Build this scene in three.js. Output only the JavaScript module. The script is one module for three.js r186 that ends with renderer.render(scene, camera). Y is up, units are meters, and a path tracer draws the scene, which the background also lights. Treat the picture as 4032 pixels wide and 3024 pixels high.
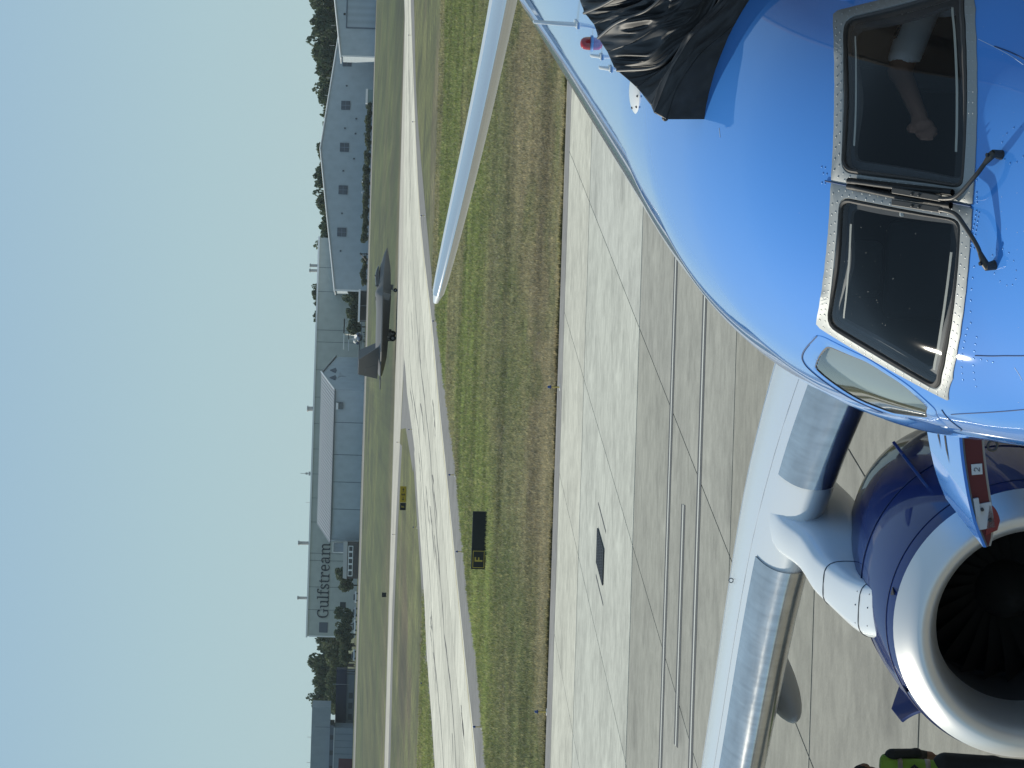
import * as THREE from 'three';
import { mergeGeometries, mergeVertices, toCreasedNormals } from 'three/addons/utils/BufferGeometryUtils.js';
import { RoundedBoxGeometry } from 'three/addons/geometries/RoundedBoxGeometry.js';
import { FontLoader } from 'three/addons/loaders/FontLoader.js';
import { TextGeometry } from 'three/addons/geometries/TextGeometry.js';

const V = (x, y, z) => new THREE.Vector3(x, y, z);
const scene = new THREE.Scene();

// ---------- camera: a phone held upright, saved on its side ----------
const camera = new THREE.PerspectiveCamera(12.348, 4 / 3, 0.2, 40000);
{
  const pitch = THREE.MathUtils.degToRad(2.638), roll = THREE.MathUtils.degToRad(1.8);
  const f = V(0, -Math.sin(pitch), -Math.cos(pitch)), r0 = V(1, 0, 0), u0 = r0.clone().cross(f);
  const right = r0.clone().multiplyScalar(Math.cos(roll)).addScaledVector(u0, Math.sin(roll));
  const up = r0.clone().multiplyScalar(-Math.sin(roll)).addScaledVector(u0, Math.cos(roll));
  camera.quaternion.setFromRotationMatrix(new THREE.Matrix4().makeBasis(up.negate(), right, f.negate()));
  camera.position.set(0, 6.2, 0);
}
scene.add(camera);

// ---------- sky: hazy summer air, paler toward the horizon ----------
const sunDir = V(-0.60, 0.58, -0.48).normalize();
{
  const w = 1024, h = 512, d = new Float32Array(w * h * 4);
  const stops = [[-90, .26, .27, .25], [-3, .44, .58, .60], [0, .455, .60, .615], [2.5, .41, .575, .63], [6, .335, .505, .645], [14, .305, .46, .62], [35, .27, .405, .545], [90, .22, .335, .475]];
  for (let j = 0; j < h; j++) {
    const el = (j + .5) / h * 180 - 90;
    let k = 0; while (k < stops.length - 2 && el > stops[k + 1][0]) k++;
    const a = stops[k], b = stops[k + 1], t = Math.min(1, Math.max(0, (el - a[0]) / (b[0] - a[0])));
    for (let i = 0; i < w; i++) { const o = (j * w + i) * 4; for (let c = 0; c < 3; c++) d[o + c] = a[c + 1] + (b[c + 1] - a[c + 1]) * t; d[o + 3] = 1; }
  }
  const sky = new THREE.DataTexture(d, w, h, THREE.RGBAFormat, THREE.FloatType);
  sky.mapping = THREE.EquirectangularReflectionMapping; sky.magFilter = THREE.LinearFilter; sky.minFilter = THREE.LinearFilter; sky.needsUpdate = true;
  scene.background = sky; scene.environment = sky;
}
const sun = new THREE.DirectionalLight(new THREE.Color().setRGB(1, .94, .80), 4.2);
sun.position.copy(sunDir).multiplyScalar(300).add(V(0, 0, -40)); sun.target.position.set(0, 0, -40);
sun.castShadow = true; sun.shadow.radius = 1;
Object.assign(sun.shadow.camera, { left: -70, right: 70, top: 70, bottom: -70, near: 1, far: 700 }); sun.shadow.mapSize.set(4096, 4096);
scene.add(sun, sun.target);
const renderer = new THREE.WebGLRenderer({ antialias: true });
renderer.toneMapping = THREE.LinearToneMapping; renderer.toneMappingExposure = 1.0;
renderer.shadowMap.enabled = true;
scene.fog = new THREE.FogExp2(new THREE.Color().setRGB(.52, .60, .62), 0.00003);

// ---------- helpers ----------
function rng(seed) { let a = seed >>> 0; return () => { a = (a + 0x6D2B79F5) >>> 0; let t = Math.imul(a ^ (a >>> 15), 1 | a); t = (t + Math.imul(t ^ (t >>> 7), 61 | t)) ^ t; return ((t ^ (t >>> 14)) >>> 0) / 4294967296; }; }
function hash(x, y, s) { let h = Math.imul(x | 0, 374761393) + Math.imul(y | 0, 668265263) + Math.imul(s | 0, 2147483647 ^ 0x9E3779B1); h = Math.imul(h ^ (h >>> 13), 1274126177); return ((h ^ (h >>> 16)) >>> 0) / 4294967296; }
function vnoise(x, y, s = 1, period = 0) {
  const xi = Math.floor(x), yi = Math.floor(y), fx = x - xi, fy = y - yi, u = fx * fx * (3 - 2 * fx), v = fy * fy * (3 - 2 * fy);
  const m = (n) => period ? ((n % period) + period) % period : n;
  const a = hash(m(xi), m(yi), s), b = hash(m(xi + 1), m(yi), s), c = hash(m(xi), m(yi + 1), s), d = hash(m(xi + 1), m(yi + 1), s);
  return a + (b - a) * u + (c - a) * v + (a - b - c + d) * u * v;
}
function fbm(x, y, s, oct = 4, period = 0) { let a = 0, w = .5, t = 0; for (let i = 0; i < oct; i++) { a += w * vnoise(x, y, s + i * 17, period); t += w; x *= 2; y *= 2; if (period) period *= 2; w *= .5; } return a / t; }
const used = {};
function numbered(n) { const k = used[n] = (used[n] ?? -1) + 1; return k ? `${n}_${String(k).padStart(3, '0')}` : n; }
function mesh(name, geo, mat, parent) { const m = new THREE.Mesh(geo, mat); m.name = name; m.castShadow = m.receiveShadow = true; if (parent) parent.add(m); return m; }
function tag(o, label, category, group, kind) { if (label) o.userData.label = label; if (category) o.userData.category = category; if (group) o.userData.group = group; if (kind) o.userData.kind = kind; return o; }
function thing(name, label, category, pos = [0, 0, 0], turn = 0, group) { const g = new THREE.Group(); g.name = numbered(name); g.position.set(...pos); g.rotation.y = turn; scene.add(g); return tag(g, label, category, group); }
function solo(name, geo, mat, label, category, group) { const m = mesh(numbered(name), geo, mat, scene); return tag(m, label, category, group); }
function struct(name, geo, mat, label) { const m = mesh(name, geo, mat, scene); m.userData.kind = 'structure'; if (label) m.userData.label = label; return m; }
const rgb = (r, g, b) => new THREE.Color().setRGB(r, g, b);
function std(r, g, b, rough = .6, metal = 0, extra = {}) { return new THREE.MeshStandardMaterial({ color: rgb(r, g, b), roughness: rough, metalness: metal, ...extra }); }
function phys(r, g, b, rough, metal, extra = {}) { return new THREE.MeshPhysicalMaterial({ color: rgb(r, g, b), roughness: rough, metalness: metal, ...extra }); }
function geoFrom(pos, idx, uv, col) { const g = new THREE.BufferGeometry(); g.setAttribute('position', new THREE.Float32BufferAttribute(pos, 3)); if (uv) g.setAttribute('uv', new THREE.Float32BufferAttribute(uv, 2)); if (col) g.setAttribute('color', new THREE.Float32BufferAttribute(col, 3)); if (idx) g.setIndex(idx); g.computeVertexNormals(); return g; }
function box(w, h, d, x = 0, y = 0, z = 0, ry = 0, rz = 0, rx = 0) { const g = new THREE.BoxGeometry(w, h, d); if (rx) g.rotateX(rx); if (rz) g.rotateZ(rz); if (ry) g.rotateY(ry); g.translate(x, y, z); return g; }
function rbox(w, h, d, r, x = 0, y = 0, z = 0) { const g = new RoundedBoxGeometry(w, h, d, 2, r); g.translate(x, y, z); return g; }
function cyl(r0, r1, a, b, seg = 12) { const d = b.clone().sub(a), g = new THREE.CylinderGeometry(r1, r0, d.length(), seg); g.applyQuaternion(new THREE.Quaternion().setFromUnitVectors(V(0, 1, 0), d.clone().normalize())); const m = a.clone().add(b).multiplyScalar(.5); g.translate(m.x, m.y, m.z); return g; }
function tube(pts, r, seg = 24, rad = 8) { return new THREE.TubeGeometry(new THREE.CatmullRomCurve3(pts), seg, r, rad, false); }
function strip(g) { for (const k of Object.keys(g.attributes)) if (!['position', 'normal', 'uv'].includes(k)) g.deleteAttribute(k); if (!g.attributes.uv) g.setAttribute('uv', new THREE.Float32BufferAttribute(new Float32Array(g.attributes.position.count * 2), 2)); return g.index ? g.toNonIndexed() : g; }
function merge(list) { return mergeGeometries(list.map(strip)); }
function tex(size, fn, srgb = true, rep = 1) {
  const d = new Uint8Array(size * size * 4);
  for (let j = 0; j < size; j++) for (let i = 0; i < size; i++) { const c = fn(i / size, j / size), o = (j * size + i) * 4; for (let k = 0; k < 3; k++) d[o + k] = Math.max(0, Math.min(255, Math.round((Array.isArray(c) ? c[k] : c) * 255))); d[o + 3] = 255; }
  const t = new THREE.DataTexture(d, size, size); t.wrapS = t.wrapT = THREE.RepeatWrapping; t.magFilter = THREE.LinearFilter; t.minFilter = THREE.LinearMipmapLinearFilter; t.generateMipmaps = true; t.colorSpace = srgb ? THREE.SRGBColorSpace : THREE.NoColorSpace; t.repeat.set(rep, rep); t.needsUpdate = true; return t;
}
// flat polygon on the ground: list of [x, z], uv in metres / tile
function groundPoly(pts, y, tile = 10) {
  const sh = new THREE.Shape(pts.map(p => new THREE.Vector2(p[0], -p[1]))), g = new THREE.ShapeGeometry(sh); g.rotateX(-Math.PI / 2); g.translate(0, y, 0);
  const p = g.attributes.position, uv = g.attributes.uv; for (let i = 0; i < p.count; i++) uv.setXY(i, p.getX(i) / tile, p.getZ(i) / tile); return g;
}
// slab with a thickness from a polygon [x, z]
function slabGeo(pts, y0, y1, tile = 10, bevel = 0) {
  const sh = new THREE.Shape(pts.map(p => new THREE.Vector2(p[0], -p[1]))); const g = new THREE.ExtrudeGeometry(sh, { depth: y1 - y0 - bevel, bevelEnabled: bevel > 0, bevelSize: bevel, bevelThickness: bevel, bevelOffset: -bevel, bevelSegments: 1 });
  g.rotateX(-Math.PI / 2); g.translate(0, y0, 0);
  const p = g.attributes.position, uv = g.attributes.uv; for (let i = 0; i < p.count; i++) uv.setXY(i, p.getX(i) / tile, p.getZ(i) / tile); return g;
}

// ---------- ground: grass field reaching the horizon ----------
const concreteTex = tex(512, (u, v) => {
  const a = fbm(u * 8, v * 8, 3, 5, 8), b = fbm(u * 40, v * 40, 9, 3, 40), c = fbm(u * 4, v * 4, 21, 4, 4), e = hash(Math.floor(u * 512), Math.floor(v * 512), 5);
  let k = .80 + .11 * (a - .5) + .13 * (b - .5) + .06 * (c - .5) + .07 * (e - .5) - .045 * Math.max(0, fbm(u * 14, v * 14, 41, 3, 14) - .60) / .2 - .03 * Math.max(0, fbm(u * 6, v * 6, 47, 2, 6) - .62) / .2; return [k, k * .99, k * .965];
});
const grassTex = tex(512, (u, v) => {
  const a = fbm(u * 12, v * 12, 31, 5, 12), b = fbm(u * 90, v * 90, 37, 2, 90); const k = .62 + .55 * (a - .5) + .55 * (b - .5); return [k * 1.03, k, k * .9];
});
const mix = (a, b, t) => a.map((x, i) => x + (b[i] - x) * t), sst = (a, b, x) => { const t = Math.min(1, Math.max(0, (x - a) / (b - a))); return t * t * (3 - 2 * t); };
const GREEN = [.135, .158, .058], YGREEN = [.185, .205, .068], DGREEN = [.085, .108, .046], BROWN = [.190, .165, .108], OLIVE = [.155, .150, .080], FARG = [.080, .116, .034];
function grassColor(x, z) {
  const d = -z; let c = OLIVE;
  const n1 = fbm(x * .12 + 40, z * .035, 51, 4), n2 = fbm(x * .5, z * .12, 53, 3), n3 = fbm(x * .03, z * .012 + 9, 57, 3);
  if (d < 480) {
    c = mix(BROWN, OLIVE, sst(.3, .6, n1 + (n2 - .5) * .5));
    const band = d - (128 + x * 1.2) + (n1 - .5) * 22;                  // darker uncut belt past the apron's edge
    c = mix(c, DGREEN, .5 * sst(-14, 6, band) * sst(38, 14, band));
    c = mix(c, GREEN, sst(18, 40, band));
    c = mix(c, YGREEN, .55 * sst(.45, .62, n3 + (n2 - .5) * .25) * sst(25, 60, band));
    c = mix(c, BROWN, .65 * sst(.55, .7, fbm(x * .05 + 7, z * .05, 61, 4)) * sst(30, 60, band));
    c = mix(c, DGREEN, .35 * sst(.55, .75, n2));
    { const m = fbm(x * .035 + 11, z * .28, 67, 3) - .5, m2 = fbm(x * .25, z * .5, 69, 3) - .5; c = c.map(v => v * (1.08 + m * .9 + m2 * .6)); }
    c = mix(c, [.115, .095, .062], .8 * sst(.46, .6, fbm(x * .11 + 3, z * .022, 63, 4)) * sst(290, 315, d) * sst(385, 350, d) * sst(-12, -20, x));
  } else {
    c = mix(FARG, [.125, .158, .048], .8 * sst(.4, .65, n1)); c = mix(c, [.052, .082, .026], .75 * sst(.5, .72, fbm(x * .012, z * .007, 71, 4))); c = mix(c, BROWN, .55 * sst(520, 490, d + (n1 - .5) * 30)); c = mix(c, [.12, .13, .06], .5 * sst(.5, .7, n3)); 
  }
  if (d > 220) { const k = sst(220, 320, d), q = fbm(x * .22, z * (d > 480 ? .014 : .05), 77, 4), q2 = fbm(x * .9, z * .03, 79, 2); c = c.map((v, i) => v * (1 + k * ((q - .5) * (i === 1 ? 1.25 : 1.45) + (q2 - .5) * .5))); }
  return c;
}
{
  const zs = []; let z = 12; zs.push(z); z = -60; while (z > -1500) { zs.push(z); z -= Math.max(.8, -z * .008); } for (const q of [-1600, -1800, -2200, -3000, -5000, -9000, -16000]) zs.push(q);
  const cols = 420, pos = [], col = [], uv = [], idx = [];
  zs.forEach((zz, j) => { const hw = 40 + Math.abs(zz) * .45; for (let i = 0; i <= cols; i++) { const x = (i / cols * 2 - 1) * hw; pos.push(x, 0, zz); uv.push(x / 7, zz / 7); col.push(...grassColor(x, zz)); if (j && i) { const a = (j - 1) * (cols + 1) + i - 1, b = a + cols + 1; idx.push(a, a + 1, b, a + 1, b + 1, b); } } });
  struct('grass_field', geoFrom(pos, idx, uv, col), std(1.45, 1.45, 1.45, 1, 0, { vertexColors: true, map: grassTex }), 'mown grass airfield reaching to the far hangars');
}
// ---------- apron of concrete slabs ----------
const ROWS = [-102.4, -93, -75.6, -67.3, -56.5, -46.2, -37.5, -29, -20, -11, -2, 8], SK = .205, COL = 4.65, X0 = 1.15;
const sx = (x, z) => x + SK * (-z - 75);
{
  const apron = new THREE.Group(); apron.name = 'apron'; apron.userData.kind = 'structure'; scene.add(apron);
  mesh('joint_bed', groundPoly([[sx(-50, -102.3), -102.3], [sx(50, -102.3), -102.3], [sx(50, 8), 8], [sx(-50, 8), 8]], .006), std(.13, .125, .115, 1), apron);
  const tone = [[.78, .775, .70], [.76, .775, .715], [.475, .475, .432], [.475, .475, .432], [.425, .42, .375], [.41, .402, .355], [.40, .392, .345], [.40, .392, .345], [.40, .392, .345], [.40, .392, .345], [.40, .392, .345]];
  const mats = {}; const r = rng(5);
  for (let j = 0; j < ROWS.length - 1; j++) for (let i = -9; i <= 9; i++) {
    const z0 = ROWS[j], z1 = ROWS[j + 1], wide = j === 1 ? .10 : .045, g = .016, xa = X0 + i * COL, xb = xa + COL;
    const near = Math.abs(sx((xa + xb) / 2, (z0 + z1) / 2)) < Math.abs(z0) * .14 + 9; if (!near) continue;
    const k = 3 * j + Math.floor(r() * 3);
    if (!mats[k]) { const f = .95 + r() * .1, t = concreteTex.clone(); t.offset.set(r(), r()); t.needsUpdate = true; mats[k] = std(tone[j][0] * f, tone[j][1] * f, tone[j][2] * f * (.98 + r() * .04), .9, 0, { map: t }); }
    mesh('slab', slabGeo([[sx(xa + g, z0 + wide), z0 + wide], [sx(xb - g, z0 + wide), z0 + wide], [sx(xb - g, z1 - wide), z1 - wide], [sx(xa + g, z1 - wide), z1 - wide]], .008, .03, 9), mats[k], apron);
  }
  // asphalt lip between slabs and grass
  const lip = slabGeo([[-40, -105.6], [36, -104.2], [36, -102.55], [-40, -102.55]], .004, .024, 9); mesh('asphalt_edge', lip, std(.36, .355, .36, .95, 0, { map: concreteTex }), apron);
  // service road lines: white paint with black borders
  const blk = std(.06, .063, .065, .8), wht = std(.52, .52, .48, .75);
  for (const [z, xa, xb] of [[-67.5, -16, 16], [-61.75, -14, 15], [-64.5, -6.5, -2.1], [-64.5, 6.7, 11.1], [-64.5, -19.7, -15.3]]) {
    const rect = (a, b, y) => groundPoly([[xa, z - a], [xb, z - a], [xb, z - b], [xa, z - b]], y, 9);
    mesh('line_border', rect(.40, -.40, .034), blk, apron); mesh('painted_line', rect(.10, -.10, .038), wht, apron);
  }
  // drain: dark joint lines either side of the grating
  for (const [x0, z0, x1, z1] of [[-2.87, -86.25, -3.46, -83.45], [-4.62, -86.3, -5.18, -83.6]]) mesh('drain_joint', groundPoly([[x0, z0], [x0 + .07, z0], [x1 + .07, z1], [x1, z1]], .034), blk, apron);
}
{
  const g = thing('drain_grate', 'dark steel drain grating set into the pale apron slabs', 'drain', [0, .03, 0]);
  const P = [[-3.44, -85.95], [-3.86, -83.75], [-4.68, -83.8], [-4.26, -85.95]];
  mesh('pit', groundPoly(P, .006), std(.012, .012, .013, .9), g);
  for (let k = 0; k <= 12; k++) { const t = k / 12, a = [P[3][0] + (P[0][0] - P[3][0]) * t, P[0][1]], b = [P[2][0] + (P[1][0] - P[2][0]) * t, P[1][1] + .0]; mesh('bar', cyl(.018, .018, V(a[0], .02, a[1]), V(b[0], .02, b[1]), 4), std(.06, .06, .062, .6, .5), g); }
  for (let k = 0; k <= 4; k++) { const t = k / 4, za = P[0][1] + (P[1][1] - P[0][1]) * t, xa = P[0][0] + (P[1][0] - P[0][0]) * t; mesh('cross_bar', box(.84, .03, .06, xa - .41, .022, za), std(.07, .07, .072, .6, .5), g); }
}
// ---------- taxiways ----------
const taxMats = [0, 1, 2, 3].map(k => { const t = concreteTex.clone(); t.offset.set(k * .27, k * .41); t.needsUpdate = true; const f = [1.04, .90, 1.02, .97][k]; return std(.94 * f, .925 * f, .82 * f, .92, 0, { map: t }); });
const asphalt = std(.30, .30, .305, .95, 0, { map: concreteTex });
// the near taxiway: each row is [near shoulder, near edge, far edge] as [x, z]
const TX = [
  [[-30, -92], [-31.5, -100], [-42, -158]], [[-15.9, -146.5], [-16.96, -156.3], [-24.3, -223]], [[-12.6, -160.7], [-13.5, -175.2], [-19.3, -254]], [[-10.4, -175], [-11.5, -186], [-16.6, -265]],
  [[-4.8, -200], [-5.3, -218.8], [-11, -297]], [[-1.4, -222], [-1.6, -239], [-6.2, -326]], [[4.0, -253], [4.3, -268], [1.2, -396]], [[15.4, -310], [16.9, -337], [14, -430]], [[31.3, -378], [36.5, -405], [34, -460]], [[44.2, -412], [46.8, -437], [46, -478]], [[80, -520], [84, -540], [80, -600]]];
{
  const tw = new THREE.Group(); tw.name = 'taxiway'; tw.userData.kind = 'structure'; scene.add(tw);
  const lerp = (a, b, t) => [a[0] + (b[0] - a[0]) * t, a[1] + (b[1] - a[1]) * t];
  const curve = k => new THREE.CatmullRomCurve3(TX.map(r => V(r[k][0], 0, r[k][1])), false, 'centripetal');
  const cs = [0, 1, 2].map(curve), M = 60, rows = [];
  for (let i = 0; i <= M; i++) rows.push(cs.map(c => { const p = c.getPoint(i / M); return [p.x, p.z]; }));
  mesh('joint_bed', groundPoly([...rows.map(r => r[0]), ...rows.map(r => lerp(r[2], r[1], -.09)).reverse()], .004), std(.07, .068, .065, 1), tw);
  mesh('asphalt_shoulder', groundPoly([...rows.map(r => r[0]), ...rows.map(r => lerp(r[1], r[2], .004)).reverse()], .010), asphalt, tw);
  mesh('asphalt_shoulder', groundPoly([...rows.map(r => lerp(r[2], r[1], -.085)), ...rows.map(r => lerp(r[2], r[1], -.004)).reverse()], .010), asphalt, tw);
  const lanes = [0, .22, .50, .80, 1], r = rng(77);
  for (let l = 0; l < 4; l++) for (let s = 0; s < 6; s++) {
    const a = s * 10, b = a + 10, pts = []; const e = .0012;
    for (let i = a; i <= b; i++) pts.push(lerp(rows[i][1], rows[i][2], lanes[l] + e));
    for (let i = b; i >= a; i--) pts.push(lerp(rows[i][1], rows[i][2], lanes[l + 1] - e));
    mesh('slab', groundPoly(pts, .016, 23), taxMats[l], tw);
  }
  // hairline cracks wandering along the lanes
  const cr = []; const q = rng(9);
  for (const [t0, w0] of [[.40, .20], [.74, .16]]) { const A = [], B = []; for (let i = 0; i <= M; i++) { const t = t0 + .035 * (fbm(i * .21, t0 * 40, 431, 3) - .5) * 2, p = lerp(rows[i][1], rows[i][2], t); A.push(p); B.push([p[0] + w0 * (.9 + 1.1 * hash(i, 3, 7)), p[1]]); } cr.push(groundPoly([...A, ...B.reverse()], .020)); }
  for (let k = 0; k < 34; k++) { let i = 6 + q() * 44, t = .08 + q() * .84; const pts = []; const n = 5 + Math.floor(q() * 8); for (let j = 0; j < n; j++) { const f = Math.min(M - 1, i + j * .3), i0 = Math.floor(f), A = lerp(rows[i0][1], rows[i0][2], t), B = lerp(rows[i0 + 1][1], rows[i0 + 1][2], t), p = lerp(A, B, f - i0); pts.push(p); t += (q() - .5) * .022; } const w = .10 + q() * .16; cr.push(groundPoly([...pts, ...pts.map((p, i) => [p[0] + w * (i === 0 || i === pts.length - 1 ? .2 : 1.3), p[1]]).reverse()], .020)); }
  mesh('crack_sealant', merge(cr), std(.10, .098, .092, .9), tw).userData.kind = 'stuff';
  mesh('asphalt_fork', groundPoly([[2.4, -396], [-1.4, -372], [-6.2, -322], [-8.4, -326], [-5.0, -374], [-5.6, -409]], .0175, 23), asphalt, tw);
  // yellow edge line
  const yl = []; for (let i = 3; i < M - 6; i++) { const a = lerp(rows[i][1], rows[i][2], .02), b = lerp(rows[i + 1][1], rows[i + 1][2], .02), c = lerp(rows[i + 1][1], rows[i + 1][2], .026), d = lerp(rows[i][1], rows[i][2], .026); yl.push(groundPoly([a, b, c, d], .021)); }
  mesh('edge_marking', merge(yl), std(.50, .40, .16, .8), tw);
}
{
  const far = [[120, -505], [52.3, -488], [24, -480], [-3, -468], [-30, -462], [-50, -455], [-140, -420]], nr = [[120, -470], [52, -455], [24, -430], [3, -402], [-7.3, -412], [-16.4, -424], [-28, -432], [-46.5, -425], [-140, -392]];
  const tw = new THREE.Group(); tw.name = 'cross_taxiway'; tw.userData.kind = 'structure'; scene.add(tw);
  mesh('pavement', groundPoly([...far, ...nr.slice().reverse()], .013, 31), std(.74, .71, .64, .92, 0, { map: concreteTex }), tw);
  mesh('asphalt_shoulder', groundPoly([...far.map(p => [p[0], p[1] - 6]), ...far.slice().reverse().map(p => [p[0], p[1] + .1])], .008, 31), std(.36, .345, .32, .95, 0, { map: concreteTex }), tw);
  mesh('asphalt_shoulder', groundPoly([...nr.slice(4).map(p => [p[0], p[1] - .1]), ...nr.slice(4).reverse().map(p => [p[0], p[1] + 16])], .008, 31), asphalt, tw);
}
// far perimeter road at the foot of the hangars
{
  const rd = (o, w) => groundPoly([[-260, -1180 - o], [3.5, -1298 - o], [152, -1415 - o], [300, -1540 - o], [300, -1540 - o - w], [152, -1415 - o - w], [3.5, -1298 - o - w], [-260, -1180 - o - w]], .012 + (o > 20 ? .006 : 0), 40);
  struct('perimeter_road', rd(-50, 24), std(.56, .53, .49, .95, 0, { map: concreteTex }), 'pale perimeter road in front of the hangars');
  struct('hangar_forecourt', rd(-26, 120), std(.30, .30, .29, .95, 0, { map: concreteTex }), 'grey forecourt around the distant hangars');
}
// ---------- airliner: local z points to the nose, station s = -z, x to its left wing ----------
const PSI = THREE.MathUtils.degToRad(10.05);
const plane = thing('airliner', 'blue airliner parked nose-on with silver framed cockpit windows', 'airliner', [.4935, 0, -12.83], -PSI);
function pchip(list) {
  const xs = list.map(p => p[0]), ys = list.map(p => p[1]), n = xs.length, h = [], dl = [], m = new Array(n).fill(0);
  for (let i = 0; i < n - 1; i++) { h.push(xs[i + 1] - xs[i]); dl.push((ys[i + 1] - ys[i]) / h[i]); }
  for (let i = 1; i < n - 1; i++) if (dl[i - 1] * dl[i] > 0) { const w1 = 2 * h[i] + h[i - 1], w2 = h[i] + 2 * h[i - 1]; m[i] = (w1 + w2) / (w1 / dl[i - 1] + w2 / dl[i]); }
  m[0] = dl[0]; m[n - 1] = dl[n - 2];
  return x => { x = Math.min(xs[n - 1], Math.max(xs[0], x)); let i = 0; while (i < n - 2 && x > xs[i + 1]) i++; const t = (x - xs[i]) / h[i], t2 = t * t, t3 = t2 * t; return (2 * t3 - 3 * t2 + 1) * ys[i] + (t3 - 2 * t2 + t) * h[i] * m[i] + (-2 * t3 + 3 * t2) * ys[i + 1] + (t3 - t2) * h[i] * m[i + 1]; };
}
const fTop = pchip([[0, 2.72], [.12, 2.92], [.4, 3.1], [.9, 3.34], [1.7, 3.66], [2.35, 4.13], [3.2, 4.46], [4.2, 4.64], [5.5, 4.73], [7, 4.75], [26, 4.75], [32, 4.72], [36, 4.5]]);
const fBot = pchip([[0, 2.72], [.12, 2.5], [.5, 2.2], [1.3, 1.9], [2.5, 1.62], [4.2, 1.45], [6.5, 1.4], [22, 1.4], [26, 1.7], [31, 2.75], [36, 4.0]]);
const fMid = pchip([[0, 2.72], [1.7, 2.95], [3.2, 3.1], [5.5, 3.15], [22, 3.15], [30, 3.75], [36, 4.25]]);
const fWid = pchip([[0, 0], [.12, .22], [.5, .48], [1.0, .73], [1.7, .97], [2.35, 1.13], [3.2, 1.27], [4.2, 1.43], [5.5, 1.53], [7, 1.55], [23, 1.55], [28, 1.22], [32, .75], [36, .15]]);
function fusP(s, th, inset = 0) { const c = Math.cos(th), y0 = fMid(s); return V(-(fWid(s) - inset) * Math.sin(th), y0 + (c > 0 ? fTop(s) - y0 - inset : y0 - fBot(s) - inset) * c, -s); }
function ySurf(x, s) { const w = fWid(s), y0 = fMid(s); return y0 + (fTop(s) - y0) * Math.sqrt(Math.max(1e-6, 1 - (x / w) ** 2)); }
function nSurf(x, s) { const e = .002; return V(-(ySurf(x + e, s) - ySurf(x - e, s)) / (2 * e), 1, (ySurf(x, s + e) - ySurf(x, s - e)) / (2 * e)).normalize(); }
function pSurf(x, s, h = 0) { return V(x, ySurf(x, s), -s).addScaledVector(nSurf(x, s), h); }
function inPoly(x, s, P) { let c = false; for (let i = 0, j = P.length - 1; i < P.length; j = i++) if ((P[i][1] > s) !== (P[j][1] > s) && x < (P[j][0] - P[i][0]) * (s - P[i][1]) / (P[j][1] - P[i][1]) + P[i][0]) c = !c; return c; }
function roundPoly(P, r, n = 8) { const o = []; P.forEach((p, i) => { const a = P[(i + P.length - 1) % P.length], b = P[(i + 1) % P.length]; const da = Math.hypot(a[0] - p[0], a[1] - p[1]), db = Math.hypot(b[0] - p[0], b[1] - p[1]), ra = Math.min(r, da * .45), rb = Math.min(r, db * .45); const A = [p[0] + (a[0] - p[0]) * ra / da, p[1] + (a[1] - p[1]) * ra / da], B = [p[0] + (b[0] - p[0]) * rb / db, p[1] + (b[1] - p[1]) * rb / db]; for (let k = 0; k <= n; k++) { const t = k / n, u = 1 - t; o.push([u * u * A[0] + 2 * u * t * p[0] + t * t * B[0], u * u * A[1] + 2 * u * t * p[1] + t * t * B[1]]); } }); return o; }
const centre = P => P.reduce((a, p) => [a[0] + p[0] / P.length, a[1] + p[1] / P.length], [0, 0]);
// boundary sampled at M even angles about c
function byAngle(P, c, M) { const o = []; for (let k = 0; k < M; k++) { const a = k / M * Math.PI * 2, dx = Math.cos(a), dy = Math.sin(a); let best = 0; for (let i = 0; i < P.length; i++) { const A = P[i], B = P[(i + 1) % P.length], ex = B[0] - A[0], ey = B[1] - A[1], den = dx * ey - dy * ex; if (Math.abs(den) < 1e-9) continue; const t = ((A[0] - c[0]) * ey - (A[1] - c[1]) * ex) / den, u = ((A[0] - c[0]) * dy - (A[1] - c[1]) * dx) / den; if (t > 0 && u >= -1e-6 && u <= 1 + 1e-6 && t > best) best = t; } o.push([c[0] + dx * best, c[1] + dy * best]); } return o; }
const grow = (P, c, d) => P.map(p => { const l = Math.hypot(p[0] - c[0], p[1] - c[1]); return [p[0] + (p[0] - c[0]) / l * d, p[1] + (p[1] - c[1]) / l * d]; });
function patchGeo(loop, c, h, rings = 12) { const pos = [], idx = [], M = loop.length; for (let r = 0; r <= rings; r++) for (const p of loop) { const t = r / rings, q = pSurf(c[0] + (p[0] - c[0]) * t, c[1] + (p[1] - c[1]) * t, h); pos.push(q.x, q.y, q.z); } for (let r = 0; r < rings; r++) for (let k = 0; k < M; k++) { const a = r * M + k, b = r * M + (k + 1) % M; idx.push(a, b, a + M, b, b + M, a + M); } return geoFrom(pos, idx); }
function ringGeo(loops) { const pos = [], idx = [], M = loops[0][0].length; loops.forEach(([L, h]) => L.forEach(p => { const q = pSurf(p[0], p[1], h); pos.push(q.x, q.y, q.z); })); for (let r = 0; r < loops.length - 1; r++) for (let k = 0; k < M; k++) { const a = r * M + k, b = r * M + (k + 1) % M; idx.push(a, b, a + M, b, b + M, a + M); } return toCreasedNormals(geoFrom(pos, idx), .7); }
const onSkin = (pts, h) => pts.map(p => pSurf(p[0], p[1], p[2] ?? h));
function skinLine(pts, r = .004, h = .001, n = 30) { const c = new THREE.CatmullRomCurve3(pts.map(p => V(p[0], 0, p[1])), false, 'centripetal'); return tube(c.getPoints(n).map(p => pSurf(p.x, p.z, h)), r, n * 2, 5); }

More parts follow.
